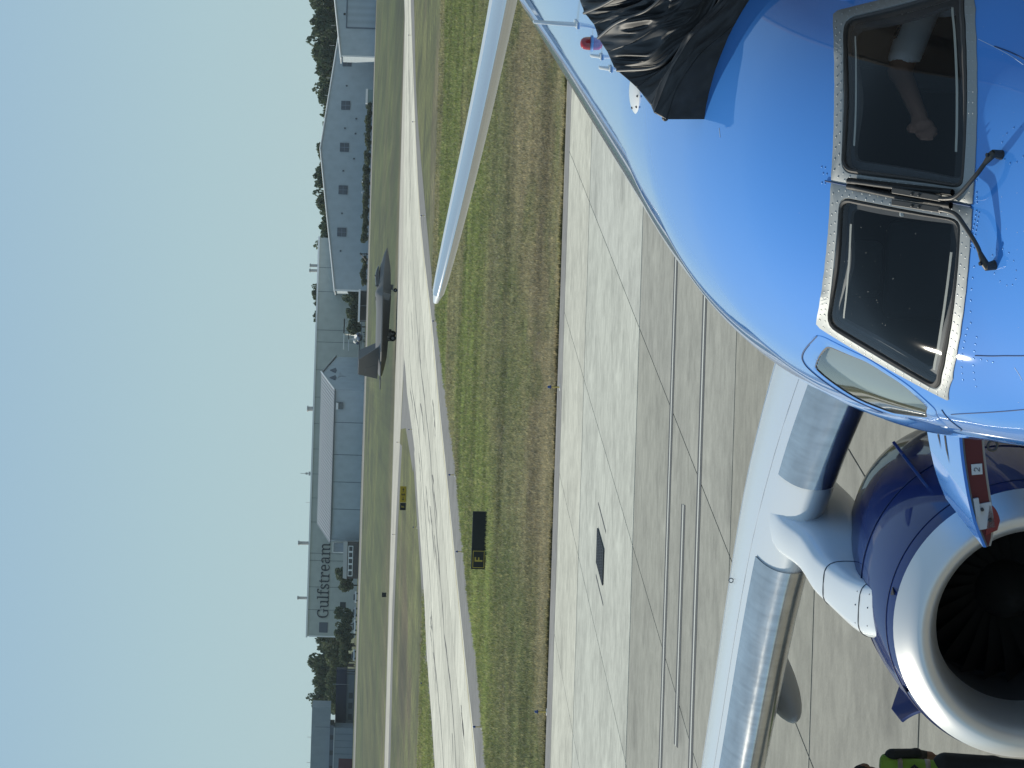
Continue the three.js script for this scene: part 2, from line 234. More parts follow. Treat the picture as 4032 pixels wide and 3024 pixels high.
// materials
const paintBump = tex(256, (u, v) => .5 + .5 * (fbm(u * 6, v * 6, 91, 3, 6) - .5), false);
const BLUE = phys(.058, .248, .70, .6, 0, { clearcoat: 1, clearcoatRoughness: .025, specularIntensity: .15 });
const NAVY = phys(.005, .020, .110, .6, 0, { clearcoat: .5, clearcoatRoughness: .03, specularIntensity: .1 });
const WHITE = phys(.66, .685, .69, .45, 0, { clearcoat: .6, clearcoatRoughness: .18 });
const metalTex = tex(512, (u, v) => { const k = .86 + .22 * (fbm(u * 5, v * 5, 101, 4, 5) - .5) + .10 * (fbm(u * 60, v * 4, 105, 2, 60) - .5); return [k, k, k]; });
const metalRough = tex(512, (u, v) => { const k = .62 + .35 * (fbm(u * 6, v * 6, 111, 4, 6) - .5) + .12 * (fbm(u * 40, v * 40, 115, 2, 40) - .5); return [k, k, k]; }, false);
const POLISH = std(.92, .91, .89, .34, .92, { map: metalTex, roughnessMap: metalRough });
const LIPMETAL = std(.72, .71, .69, .38, .70);
const FRAME = std(.47, .49, .49, .55, .55, { map: metalTex });
const RUBBER = std(.055, .05, .048, .7), BLACK = std(.010, .010, .011, .75), DARK = std(.03, .032, .035, .6);
const GLASS = phys(.86, .88, .90, .02, 0, { transmission: 1, thickness: 0, ior: 1.38 });
const SIDEGLASS = phys(.75, .80, .80, .03, 0, { transmission: 1, thickness: 0, ior: 1.52 });

// window outlines in plan (x, s), right-hand-side values mirrored
const wsFrame = [[-0.003, 2.396], [-0.067, 2.396], [-0.148, 2.408], [-0.231, 2.432], [-0.316, 2.470], [-0.404, 2.524], [-0.496, 2.600], [-0.593, 2.705], [-0.698, 2.852], [-0.731, 2.737], [-0.762, 2.633], [-0.792, 2.538], [-0.822, 2.451], [-0.851, 2.371], [-0.881, 2.300], [-0.911, 2.242], [-0.785, 2.070], [-0.673, 1.961], [-0.568, 1.881], [-0.466, 1.820], [-0.367, 1.772], [-0.270, 1.736], [-0.176, 1.711], [-0.083, 1.698], [-0.003, 1.696]];
const wsGasket = [[-0.083, 2.334], [-0.156, 2.346], [-0.231, 2.368], [-0.307, 2.401], [-0.386, 2.445], [-0.467, 2.504], [-0.551, 2.581], [-0.640, 2.684], [-0.682, 2.707], [-0.707, 2.621], [-0.732, 2.542], [-0.757, 2.468], [-0.783, 2.401], [-0.809, 2.339], [-0.835, 2.286], [-0.863, 2.241], [-0.825, 2.167], [-0.719, 2.048], [-0.620, 1.964], [-0.525, 1.900], [-0.434, 1.851], [-0.344, 1.813], [-0.256, 1.785], [-0.170, 1.767], [-0.085, 1.758], [-0.064, 1.789], [-0.064, 1.917], [-0.061, 2.037], [-0.057, 2.159], [-0.054, 2.300]];
const sideWin = [[-.795, 2.90], [-1.005, 3.50], [-1.145, 3.50], [-1.165, 3.30], [-1.085, 2.77], [-.985, 2.505], [-.89, 2.465], [-.815, 2.60]];
const mir = P => P.map(p => [-p[0], p[1]]);
{
  // skin with the window openings cut out
  const cs = centre(sideWin), holeW = [wsGasket, mir(wsGasket)].map(P => grow(P, centre(P), .02)), holeS = [sideWin, mir(sideWin)].map(P => grow(P, centre(P), .004));
  const holes = [...holeW, ...holeS];
  const ss = [0.004]; let s = .02; while (s < 36) { ss.push(s); s += s < 1.4 ? .04 : s < 3.7 ? .02 : s < 7 ? .06 : .4; } ss.push(36);
  const T = 300;
  function shell(list, inset, hl, t0 = -Math.PI, t1 = Math.PI, TT = T) {
    const pos = [], idx = []; list.forEach((q, j) => { for (let i = 0; i <= TT; i++) { const th = t0 + (t1 - t0) * i / TT, p = fusP(q, th, Math.min(inset, fWid(q) * .8)); pos.push(p.x, p.y, p.z); if (j && i) { const sm = (q + list[j - 1]) / 2, tm = th - (t1 - t0) / TT / 2, xm = -fWid(sm) * Math.sin(tm); if (Math.abs(tm) < 1.5 && sm > 1.5 && sm < 3.7 && hl.some(h => inPoly(xm, sm, h))) continue; const a = (j - 1) * (TT + 1) + i - 1, b = a + TT + 1; idx.push(a, b, a + 1, a + 1, b, b + 1); } } });
    return geoFrom(pos, idx);
  }
  mesh('fuselage', shell(ss, 0, holes), BLUE, plane);
  const wide = [...holeW.map(P => grow(P, centre(P), .05)), ...holeS.map(P => grow(P, centre(P), .03))];
  mesh('cockpit_lining', shell(ss.filter(q => q > 1.2 && q < 4.05), .05, wide, -2.2, 2.2, 200), std(.022, .023, .025, .9), plane);
  mesh('cockpit_bulkhead', (() => { const P = []; for (let i = 0; i < 60; i++) { const q = fusP(4.0, i / 60 * Math.PI * 2, .06); P.push(new THREE.Vector2(q.x, q.y)); } const g = new THREE.ExtrudeGeometry(new THREE.Shape(P), { depth: .04, bevelEnabled: false }); g.translate(0, 0, -4.04); return g; })(), std(.02, .021, .023, .9), plane);
  mesh('cockpit_floor', box(1.7, .04, 2.2, 0, 2.55, -2.9), std(.03, .03, .03, .9), plane);
  // glareshield
  const gs = new THREE.Shape(); gs.moveTo(1.78, 3.40); gs.lineTo(2.05, 3.53); gs.lineTo(2.40, 3.60); gs.lineTo(2.46, 3.56); gs.lineTo(2.42, 3.45); gs.lineTo(2.1, 3.1); gs.lineTo(1.8, 3.1);
  const gg = new THREE.ExtrudeGeometry(gs, { depth: 1.5, bevelEnabled: true, bevelSize: .02, bevelThickness: .02 }); gg.rotateY(Math.PI / 2); gg.translate(-.75, 0, 0);
  mesh('glareshield', gg, std(.022, .024, .026, .9), plane);
  for (const x of [-.53, .53]) { const st = mesh('pilot_seat', merge([rbox(.46, .62, .12, .05, x, 3.42, -3.52), rbox(.48, .12, .46, .05, x, 3.08, -3.25), cyl(.06, .08, V(x, 2.57, -3.3), V(x, 3.05, -3.3))]), std(.045, .05, .06, .8), plane); mesh('headrest', rbox(.26, .18, .1, .04, x, 3.83, -3.53), std(.05, .055, .06, .8), st); }
}
// windscreens
for (const [F, G, side] of [[wsFrame, wsGasket, 0], [mir(wsFrame), mir(wsGasket), 1]]) {
  const c = centre(G), M = 200, out = byAngle(F, c, M), gk = byAngle(roundPoly(G, .03), c, M);
  const fr = mesh('windscreen_frame', ringGeo([[out, -.004], [out, .004], [grow(out, c, -.004), .006], [grow(gk, c, .003), .006], [gk, .002], [gk, -.05]]), FRAME, plane);
  // rivets along the frame: two rows
  const riv = [], rg = new THREE.SphereGeometry(.0058, 8, 4, 0, Math.PI * 2, 0, Math.PI / 2);
  const put = (x, s, sc = 1) => { const g = rg.clone(), n = nSurf(x, s), p = pSurf(x, s, .006); g.scale(sc * .8, sc * .32, sc * .8); g.applyQuaternion(new THREE.Quaternion().setFromUnitVectors(V(0, 1, 0), n)); g.translate(p.x, p.y, p.z); riv.push(g); };
  for (const [t, step, ph] of [[.34, .047, 0], [.74, .047, .5]]) {
    const loop = out.map((p, i) => [p[0] + (gk[i][0] - p[0]) * t, p[1] + (gk[i][1] - p[1]) * t]); let acc = step * ph;
    for (let i = 0; i < M; i++) { const a = pSurf(...loop[i]), b = pSurf(...loop[(i + 1) % M]), L = a.distanceTo(b); let d = step - acc; while (d < L) { const u = d / L; put(loop[i][0] + (loop[(i + 1) % M][0] - loop[i][0]) * u, loop[i][1] + (loop[(i + 1) % M][1] - loop[i][1]) * u, 1 + .2 * t); d += step; } acc = (acc + L) % step; }
  }
  mesh('rivets', merge(riv), std(.36, .37, .37, .4, .6), fr).userData.kind = 'stuff';
  const g1 = grow(gk, c, -.018), g0 = grow(gk, c, -.003), gm = grow(gk, c, -.010);
  const pn = mesh('windscreen_pane', patchGeo(grow(gk, c, -.012), c, -.004, 14), GLASS, plane);
  mesh('gasket', ringGeo([[gk, -.02], [g0, .004], [gm, .009], [g1, .003], [g1, -.035]]), RUBBER, pn);
  mesh('inner_frame', ringGeo([[g1, -.036], [grow(gk, c, -.05), -.040], [grow(gk, c, -.055), -.055]]), DARK, pn);
  if (!side) { const sp = [], q = rng(61); for (let k = 0; k < 34; k++) { const x = -.15 - q() * .6, s_ = 1.85 + Math.abs(x) * .42 + q() * .42; if (!inPoly(x, s_, grow(gk, c, -.04))) continue; const g = new THREE.CircleGeometry(1, 6); g.scale(.0006 + q() * .001, .0006 + q() * .003 * q(), 1); g.rotateZ(q() * 3); g.applyQuaternion(new THREE.Quaternion().setFromUnitVectors(V(0, 0, 1), nSurf(x, s_))); const p = pSurf(x, s_, -.0025); g.translate(p.x, p.y, p.z); sp.push(g); } mesh('dirt_specks', merge(sp), std(.5, .5, .48, .9), pn).userData.kind = 'stuff'; const lb = rbox(.03, .03, .035, .005), lp = pSurf(-.087, 2.06, -.05); lb.translate(lp.x, lp.y, lp.z); mesh('window_latch', lb, std(.7, .7, .66, .5), pn); }
  const strips = side ? [[[.620, 2.592], [.547, 2.510], [.473, 2.444], [.399, 2.390], [.324, 2.347], [.248, 2.316], [.171, 2.296]], [[.787, 2.189], [.706, 2.098], [.624, 2.026], [.542, 1.968], [.460, 1.921], [.377, 1.884], [.293, 1.854], [.209, 1.833]]] : [[[-.168, 2.289], [-.238, 2.305], [-.310, 2.329], [-.384, 2.366], [-.461, 2.415], [-.540, 2.480], [-.624, 2.565]], [[-.213, 1.827], [-.300, 1.852], [-.388, 1.885], [-.479, 1.928], [-.573, 1.984], [-.670, 2.056], [-.773, 2.157]]];
  for (const L of strips) { const cc = new THREE.CatmullRomCurve3(L.map(p => V(p[0], 0, p[1]))).getPoints(24), pos = [], idx = []; cc.forEach((p, i) => { for (const e of [-.0055, .0055]) { const q = pSurf(p.x, p.z + e, -.012); pos.push(q.x, q.y, q.z); } if (i) { const a = i * 2; idx.push(a - 2, a - 1, a, a - 1, a + 1, a); } }); mesh('heater_strip', geoFrom(pos, idx), std(.42, .40, .34, .7), pn); }
}
// side windows flush in the painted skin
for (const P0 of [sideWin, mir(sideWin)]) {
  const c = centre(P0), M = 160, P = byAngle(roundPoly(P0, .05), c, M);
  const pn = mesh('side_window', patchGeo(grow(P, c, .004), c, -.002, 12), SIDEGLASS, plane);
  mesh('window_surround', ringGeo([[grow(P, c, .055), -.003], [grow(P, c, .05), .0035], [grow(P, c, .004), .0035], [P, .001], [P, -.03]]), BLUE, pn);
  mesh('window_seal', ringGeo([[P, -.03], [P, .002], [grow(P, c, -.006), .002], [grow(P, c, -.008), -.03]]), DARK, pn);
  mesh('inner_shade', patchGeo(grow(P, c, .02), c, -.055, 8), std(.30, .31, .30, .9), pn);
}
// panel joints and rows of fasteners on the skin
{
  const L = [];
  L.push(skinLine([[-.757, 2.93], [-.80, 3.05], [-.98, 3.56], [-1.03, 3.62], [-1.15, 3.62], [-1.2, 3.5]], .005, .0005, 60), skinLine([[-.985, 2.42], [-1.10, 2.62], [-1.13, 2.72]], .004, .0005, 40));
  L.push(skinLine([[0, 2.43], [0, 2.0], [0, 1.70]], .004, .0065), skinLine([[-.648, 1.86], [-.623, 1.72], [-.52, 1.3], [-.3, 1.0]], .003, .0005), skinLine([[.648, 1.86], [.623, 1.72], [.52, 1.3]], .003, .0005));
  L.push(skinLine([[-1.0, 2.40], [-.92, 2.05], [-.78, 1.5]], .003, .0005));
  mesh('panel_joint', merge(L), std(.02, .06, .16, .7), plane);
  const fs = [], fg = new THREE.SphereGeometry(.0062, 8, 4, 0, Math.PI * 2, 0, Math.PI / 2), q = rng(3);
  const put = (x, s, k = 1) => { const g = fg.clone(), n = nSurf(x, s), p = pSurf(x, s, .0005); g.scale(k * .8, k * .35, k * .8); g.applyQuaternion(new THREE.Quaternion().setFromUnitVectors(V(0, 1, 0), n)); g.translate(p.x, p.y, p.z); fs.push(g); };
  for (const [x0, s0, x1, s1, n] of [[.11, 1.69, .20, 1.72, 3], [-.015, 1.672, -.17, 1.708, 9], [-.02, 1.655, -.172, 1.69, 9], [.02, 1.672, .06, 1.68, 3], [-.25, 1.70, -.5, 1.80, 6], [-.53, 1.83, -.78, 2.02, 9], [-.56, 1.80, -.80, 1.98, 8], [-.66, 1.84, -.66, 1.78, 3], [-.012, 2.437, -.012, 2.46, 2], [.03, 2.43, .03, 2.455, 2], [.055, 2.445, .055, 2.47, 2]]) for (let i = 0; i < n; i++) put(x0 + (x1 - x0) * i / Math.max(1, n - 1), s0 + (s1 - s0) * i / Math.max(1, n - 1));
  for (const sx_ of [-.22, .28]) for (let k = 0; k < 12; k++) { const a = k / 12 * 6.283; put(sx_ + .075 * Math.cos(a), 1.50 + .085 * Math.sin(a), .8); }
  mesh('fasteners', merge(fs), std(.10, .26, .60, .3, .3), plane).userData.kind = 'stuff';
  const bg = [], bq = rng(17); for (let k = 0; k < 170; k++) { const x = -1.0 + bq() * 1.9, s_ = 1.15 + bq() * bq() * 2.0 + Math.abs(x) * .35; if (Math.abs(x) > fWid(s_) * .9 || inPoly(-Math.abs(x), s_, wsFrame) || inPoly(-Math.abs(x), s_, grow(sideWin, centre(sideWin), .06))) continue; const g = new THREE.CircleGeometry(.0006 + .0016 * bq() * bq(), 6); g.applyQuaternion(new THREE.Quaternion().setFromUnitVectors(V(0, 0, 1), nSurf(x, s_))); const p = pSurf(x, s_, .0008); g.translate(p.x, p.y, p.z); bg.push(g); } mesh('bug_specks', merge(bg), std(.5, .56, .62, .8), plane).userData.kind = 'stuff';
  const sc = [skinLine([[-.66, 1.66], [-.69, 1.66], [-.715, 1.668]], .0016, .0002), skinLine([[.668, 1.95], [.63, 1.80], [.592, 1.662]], .0012, .0002), skinLine([[.10, 3.53], [.06, 3.50]], .002, .0002)];
  mesh('paint_scratch', merge(sc), std(.55, .65, .78, .6), plane);
}
// wipers: pivot low on the nose, blades parked along the centre post
const ARM = std(.055, .052, .049, .45, .4), BLADE = std(.012, .012, .013, .6);
for (const [bl, arm, piv] of [
  [[[.002, 2.259], [-.003, 2.020], [-.008, 1.787]], [[-.026, 2.014, .075], [-.025, 1.88, .075], [-.025, 1.802, .075], [-.024, 1.774, .075], [-.032, 1.708, .075], [-.068, 1.659, .070], [-.146, 1.593, .055], [-.192, 1.582, .045], [-.228, 1.564, .035]], [-.222, 1.566]],
  [[[.024, 2.260], [.034, 2.023], [.045, 1.783]], [[.022, 2.016, .075], [.021, 1.88, .075], [.020, 1.806, .075], [.023, 1.774, .075], [.037, 1.719, .075], [.135, 1.619, .065], [.204, 1.582, .050], [.235, 1.565, .040]], [.230, 1.568]]]) {
  const w = new THREE.Group(); w.name = 'wiper'; plane.add(w);
  const rod = new THREE.CatmullRomCurve3(arm.slice(2).map((p, i, A) => pSurf(p[0], p[1], p[2])), false, 'centripetal');
  mesh('arm', merge([new THREE.TubeGeometry(rod, 50, .0095, 10), cyl(.010, .017, rod.getPoint(.74), rod.getPoint(.9), 14), cyl(.017, .015, rod.getPoint(.9), rod.getPoint(1), 14), cyl(.022, .016, pSurf(piv[0], piv[1], -.01), pSurf(piv[0], piv[1], .045), 16)]), ARM, w);
  mesh('pivot_bolt', cyl(.009, .009, rod.getPoint(.9).addScaledVector(nSurf(piv[0], piv[1]), .012), rod.getPoint(.9).addScaledVector(nSurf(piv[0], piv[1]), .024), 6), std(.03, .03, .03, .4, .5), w);
  const a0 = pSurf(...arm[0]), a2 = pSurf(...arm[2]), dir = a2.clone().sub(a0), q = new THREE.Quaternion().setFromUnitVectors(V(0, 0, 1), dir.clone().normalize());
  const br = new RoundedBoxGeometry(.026, .012, dir.length() + .02, 2, .004); br.applyQuaternion(q); const mid = a0.clone().add(a2).multiplyScalar(.5); br.translate(mid.x, mid.y, mid.z);
  mesh('bracket', merge([br, ...[.06, .10].map(k => { const g = new THREE.SphereGeometry(.007, 8, 6); const p = mid.clone().addScaledVector(dir.clone().normalize(), -k + .08).addScaledVector(nSurf(arm[1][0], arm[1][1]), .008); g.translate(p.x, p.y, p.z); return g; })]), std(.055, .052, .05, .5, .3), w);
  const bc = new THREE.CatmullRomCurve3(bl.map(p => pSurf(p[0], p[1], .030)));
  const bp = bc.getPoints(20), up = nSurf(bl[1][0], bl[1][1]);
  const bars = [];
  const bow = (t0, t1, h) => { const pts = []; for (let k = 0; k <= 12; k++) { const t = k / 12, p = bc.getPoint(t0 + (t1 - t0) * t); pts.push(p.addScaledVector(up, h * Math.sin(Math.PI * t))); } bars.push(tube(pts, .010, 20, 6)); };
  bow(.05, .95, .035); bow(.02, .38, .016); bow(.62, .98, .016);
  mesh('blade', merge([tube(bp, .015, 24, 6), ...bars]), BLADE, w);
}
// crown: two small blade aerials, tall aerial, beacon, oval dome
function aerial(s, hgt, ch, mat) { const sh = new THREE.Shape(); sh.moveTo(0, -.01); sh.lineTo(ch, -.01); sh.lineTo(ch * 1.25, hgt); sh.lineTo(ch * .8, hgt); sh.quadraticCurveTo(ch * .25, hgt * .5, 0, -.01); const g = new THREE.ExtrudeGeometry(sh, { depth: .008, bevelEnabled: true, bevelSize: .004, bevelThickness: .004, bevelSegments: 2 }); g.rotateY(Math.PI / 2); g.translate(-.004, fTop(s), -s); return g; }
mesh('blade_aerial', merge([aerial(7.6, .062, .11), rbox(.035, .012, .16, .005, 0, 4.755, -7.66)]), WHITE, plane);
mesh('blade_aerial', merge([aerial(8.42, .062, .11), rbox(.035, .012, .16, .005, 0, 4.755, -8.48)]), WHITE, plane);
mesh('tall_aerial', merge([aerial(10.88, .285, .22), rbox(.045, .014, .36, .006, 0, 4.755, -11.02)]), WHITE, plane);
{
  const b = new THREE.Group(); b.name = 'beacon'; b.position.set(.0, 4.748, -9.44); plane.add(b);
  mesh('lens', new THREE.LatheGeometry([[0, .074], [.012, .073], [.026, .067], [.037, .054], [.041, .035], [.042, .012]].map(p => new THREE.Vector2(...p)), 32), phys(.42, .012, .018, .08, 0, { clearcoat: 1 }), b);
  mesh('base_ring', new THREE.CylinderGeometry(.05, .056, .02, 32), std(.18, .32, .55, .4, .3), b);
}
{
  const d = new THREE.SphereGeometry(.12, 40, 16, 0, Math.PI * 2, 0, Math.PI / 2); d.scale(1, .36, 2.3); d.translate(.03, 4.722, -5.95);
  const o = mesh('satellite_dome', d, phys(.78, .76, .72, .3, 0, { clearcoat: .5 }), plane);
  mesh('dome_skirt', (() => { const g = new THREE.CylinderGeometry(.124, .126, .022, 48); g.scale(1, 1, 2.28); g.translate(.03, 4.712, -5.95); return g; })(), std(.10, .10, .11, .5), o);
  mesh('screws', merge([[-.06, .2], [.05, .2], [-.08, .05], [.09, .05], [0, .24]].map(([x, z]) => { const g = new THREE.SphereGeometry(.007, 6, 5); g.translate(.03 + x, 4.722 + .12 * .36 * Math.sqrt(Math.max(0, 1 - (x / .12) ** 2 - (z / .276) ** 2)), -5.95 + z); return g; })), DARK, o).userData.kind = 'stuff';
}
// air data probe low on the right side of the nose
{ const p = V(-1.30, 3.42, -4.05); const g = mesh('air_data_probe', merge([rbox(.10, .03, .06, .01, p.x - .02, p.y - .01, p.z), cyl(.011, .008, p.clone().add(V(-.065, -.01, -.02)), p.clone().add(V(-.065, -.015, .05)), 10)]), NAVY, plane); }

// ---------- wing (right-hand one) ----------
function airfoil(n = 26, up = .062, lo = .058) { const P = []; for (let i = 0; i <= n; i++) { const t = 1 - i / n, x = t * t; P.push([x, yt(x) * up]); } for (let i = 1; i <= n; i++) { const t = i / n, x = t * t; P.push([x, -yt(x) * lo]); } return P; function yt(x) { return (2.969 * Math.sqrt(x) - 1.26 * x - 3.516 * x * x + 2.843 * x ** 3 - 1.036 * x ** 4) * .98; } }
const WST = [[1.2, 11.80, 2.14, 5.8], [2.68, 12.53, 2.52, 5.0], [3.4, 12.88, 2.69, 4.55], [4.22, 13.28, 2.82, 4.15], [4.9, 13.6, 2.88, 3.9], [6.0, 14.13, 2.945, 3.6], [9, 15.6, 3.12, 2.9], [13.5, 17.8, 3.5, 1.6]];
const wS = pchip(WST.map(w => [w[0], w[1]])), wY = pchip(WST.map(w => [w[0], w[2]])), wC = pchip(WST.map(w => [w[0], w[3]]));
function wingPt(x, p, off = 0) { const c = wC(x), tw = .035; return V(-x, wY(x) + (p[1] * c) + off * Math.sign(p[1] || 1) - p[0] * c * tw, -(wS(x) + p[0] * c)); }
function wingLoft(xs, prof, scale = 1) { const pos = [], idx = [], n = prof.length; const uv = []; xs.forEach((x, j) => prof.forEach((p, i) => { const q = wingPt(x, p); pos.push(q.x, q.y, q.z); uv.push(x / 1.6, i / n * 2); if (j && i) { const a = (j - 1) * n + i - 1, b = a + n; idx.push(a, b, a + 1, a + 1, b, b + 1); } })); return geoFrom(pos, idx, uv); }
const AF = airfoil();
const wing = mesh('wing', wingLoft(Array.from({ length: 50 }, (_, i) => 1.2 + 12.3 * i / 49), AF), WHITE, plane);
function slat(x0, x1, t, out = .012) {
  const prof = [], up = airfoil(60); const sel = up.filter(p => p[0] <= (p[1] >= 0 ? t : t * .35));
  const cap = sel.map(p => { const l = Math.hypot(p[0] - .06, p[1]) || 1; return [p[0] + (p[0] - .06) / l * .0018 - .0012, p[1] * 1.0 + Math.sign(p[1]) * out / 4.4 * Math.min(1, Math.abs(p[1]) * 60)]; });
  const back = cap.map(p => [p[0] * .93 + .004, p[1] * .86]).reverse(); const ring = [...cap, ...back, cap[0]];
  return wingLoft(Array.from({ length: 24 }, (_, i) => x0 + (x1 - x0) * i / 23), ring);
}
mesh('slat', slat(1.3, 3.52, .125), POLISH, wing); mesh('slat', slat(4.24, 8.6, .135), POLISH, wing); mesh('slat', slat(8.64, 13.2, .135), POLISH, wing);
{ // spoiler and flap seams on the upper surface
  const L = []; const line = (x0, x1, c0, c1, r = .006) => { const pts = []; for (let k = 0; k <= 20; k++) { const t = k / 20, x = x0 + (x1 - x0) * t, c = c0 + (c1 - c0) * t, yt = .062 * (2.969 * Math.sqrt(c) - 1.26 * c - 3.516 * c * c + 2.843 * c ** 3 - 1.036 * c ** 4) * .98; pts.push(wingPt(x, [c, yt], .001)); } L.push(tube(pts, r, 30, 5)); };
  line(1.6, 12.5, .20, .22, .004); line(1.6, 12, .70, .70); line(4.3, 12, .82, .82, .005);
  mesh('panel_joint', merge(L), std(.62, .64, .65, .7), wing);
  mesh('tie_down_ring', merge([(() => { const g = new THREE.TorusGeometry(.045, .011, 8, 20); g.scale(.4, .4, .4); const p = wingPt(4.75, [.42, .055], .03); g.translate(p.x, p.y, p.z); return g; })()]), std(.14, .15, .16, .4, .6), wing);
  const fr = new THREE.SphereGeometry(1, 24, 16); fr.scale(.14, .17, 1.7); fr.translate(-5.75, 2.56, -16.3); mesh('flap_track_fairing', fr, std(.50, .52, .53, .5), wing);
  const f2 = new THREE.SphereGeometry(1, 20, 14); f2.scale(.2, .24, 1.5); f2.translate(-2.9, 2.12, -16.6); mesh('flap_track_fairing', f2, std(.50, .52, .53, .5), wing);
}
// ---------- engine ----------
{
  const e = new THREE.Group(); e.name = 'engine'; e.position.set(-3.90, 1.53, -10.45); plane.add(e);   // local z forward, 0 at the lip's rear edge
  const lathe = (P, seg = 96) => { const g = new THREE.LatheGeometry(P.map(p => new THREE.Vector2(p[0], p[1])), seg); g.rotateX(Math.PI / 2); return g; };   // profile [radius, forward]
  mesh('inlet_lip', lathe([[.635, -.42], [.632, -.25], [.645, -.08], [.675, .06], [.715, .145], [.765, .185], [.815, .165], [.865, .105], [.905, .03], [.94, -.06]]), LIPMETAL, e);
  mesh('cowl', lathe([[.938, -.062], [.965, -.22], [.99, -.55], [1.0, -1.0], [.985, -1.6], [.93, -2.3], [.86, -2.9], [.80, -3.2], [.74, -3.2]]), NAVY, e);
  mesh('exhaust_nozzle', lathe([[.70, -3.0], [.62, -3.6], [.52, -4.1], [.48, -4.1], [.5, -3.2]]), std(.25, .24, .23, .4, .8), e);
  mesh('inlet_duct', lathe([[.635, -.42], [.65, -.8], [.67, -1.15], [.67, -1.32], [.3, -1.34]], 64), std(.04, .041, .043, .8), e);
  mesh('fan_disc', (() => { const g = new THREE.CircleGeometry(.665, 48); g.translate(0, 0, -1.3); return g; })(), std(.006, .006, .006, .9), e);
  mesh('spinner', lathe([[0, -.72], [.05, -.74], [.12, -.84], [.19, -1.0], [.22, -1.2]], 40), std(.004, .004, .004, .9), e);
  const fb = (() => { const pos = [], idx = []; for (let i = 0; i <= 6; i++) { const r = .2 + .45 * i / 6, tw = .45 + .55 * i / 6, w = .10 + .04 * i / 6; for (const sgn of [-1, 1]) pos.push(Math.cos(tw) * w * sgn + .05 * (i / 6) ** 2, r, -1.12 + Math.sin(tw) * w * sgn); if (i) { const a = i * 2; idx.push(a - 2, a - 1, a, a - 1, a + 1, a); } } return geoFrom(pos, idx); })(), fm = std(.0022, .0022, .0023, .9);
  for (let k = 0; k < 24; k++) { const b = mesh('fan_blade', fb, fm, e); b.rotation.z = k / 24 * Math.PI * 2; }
  // cowl joints
  const ring = (r, z) => { const g = new THREE.TorusGeometry(r, .004, 5, 120); g.translate(0, 0, z); return g; };
  mesh('cowl_joint', merge([ring(.966, -.22), ring(.997, -1.25)]), std(.004, .012, .06, .6), e);
  const tri = (a, z) => { const sh = new THREE.Shape(); sh.moveTo(0, .06); sh.lineTo(.028, -.05); sh.lineTo(-.028, -.05); const g = new THREE.ExtrudeGeometry(sh, { depth: .006, bevelEnabled: false }); g.rotateX(-Math.PI / 2); g.rotateY(Math.PI); g.translate(0, .955, z); g.rotateZ(a); return g; };
  mesh('cowl_vent', tri(-.18, -.13), BLACK, e); mesh('cowl_vent', tri(.56, -.13), BLACK, e);
  const strake = a => { const sh = new THREE.Shape(); sh.moveTo(.5, 0); sh.quadraticCurveTo(.2, .10, .1, .23); sh.lineTo(-.28, .25); sh.lineTo(-.62, 0); const g = new THREE.ExtrudeGeometry(sh, { depth: .014, bevelEnabled: true, bevelSize: .006, bevelThickness: .005, bevelSegments: 2 }); g.rotateY(-Math.PI / 2); g.translate(.007, .97, -1.25); g.rotateZ(a); return g; };
  mesh('strake', strake(.99), NAVY, e); mesh('strake', strake(-.88), NAVY, e);
}
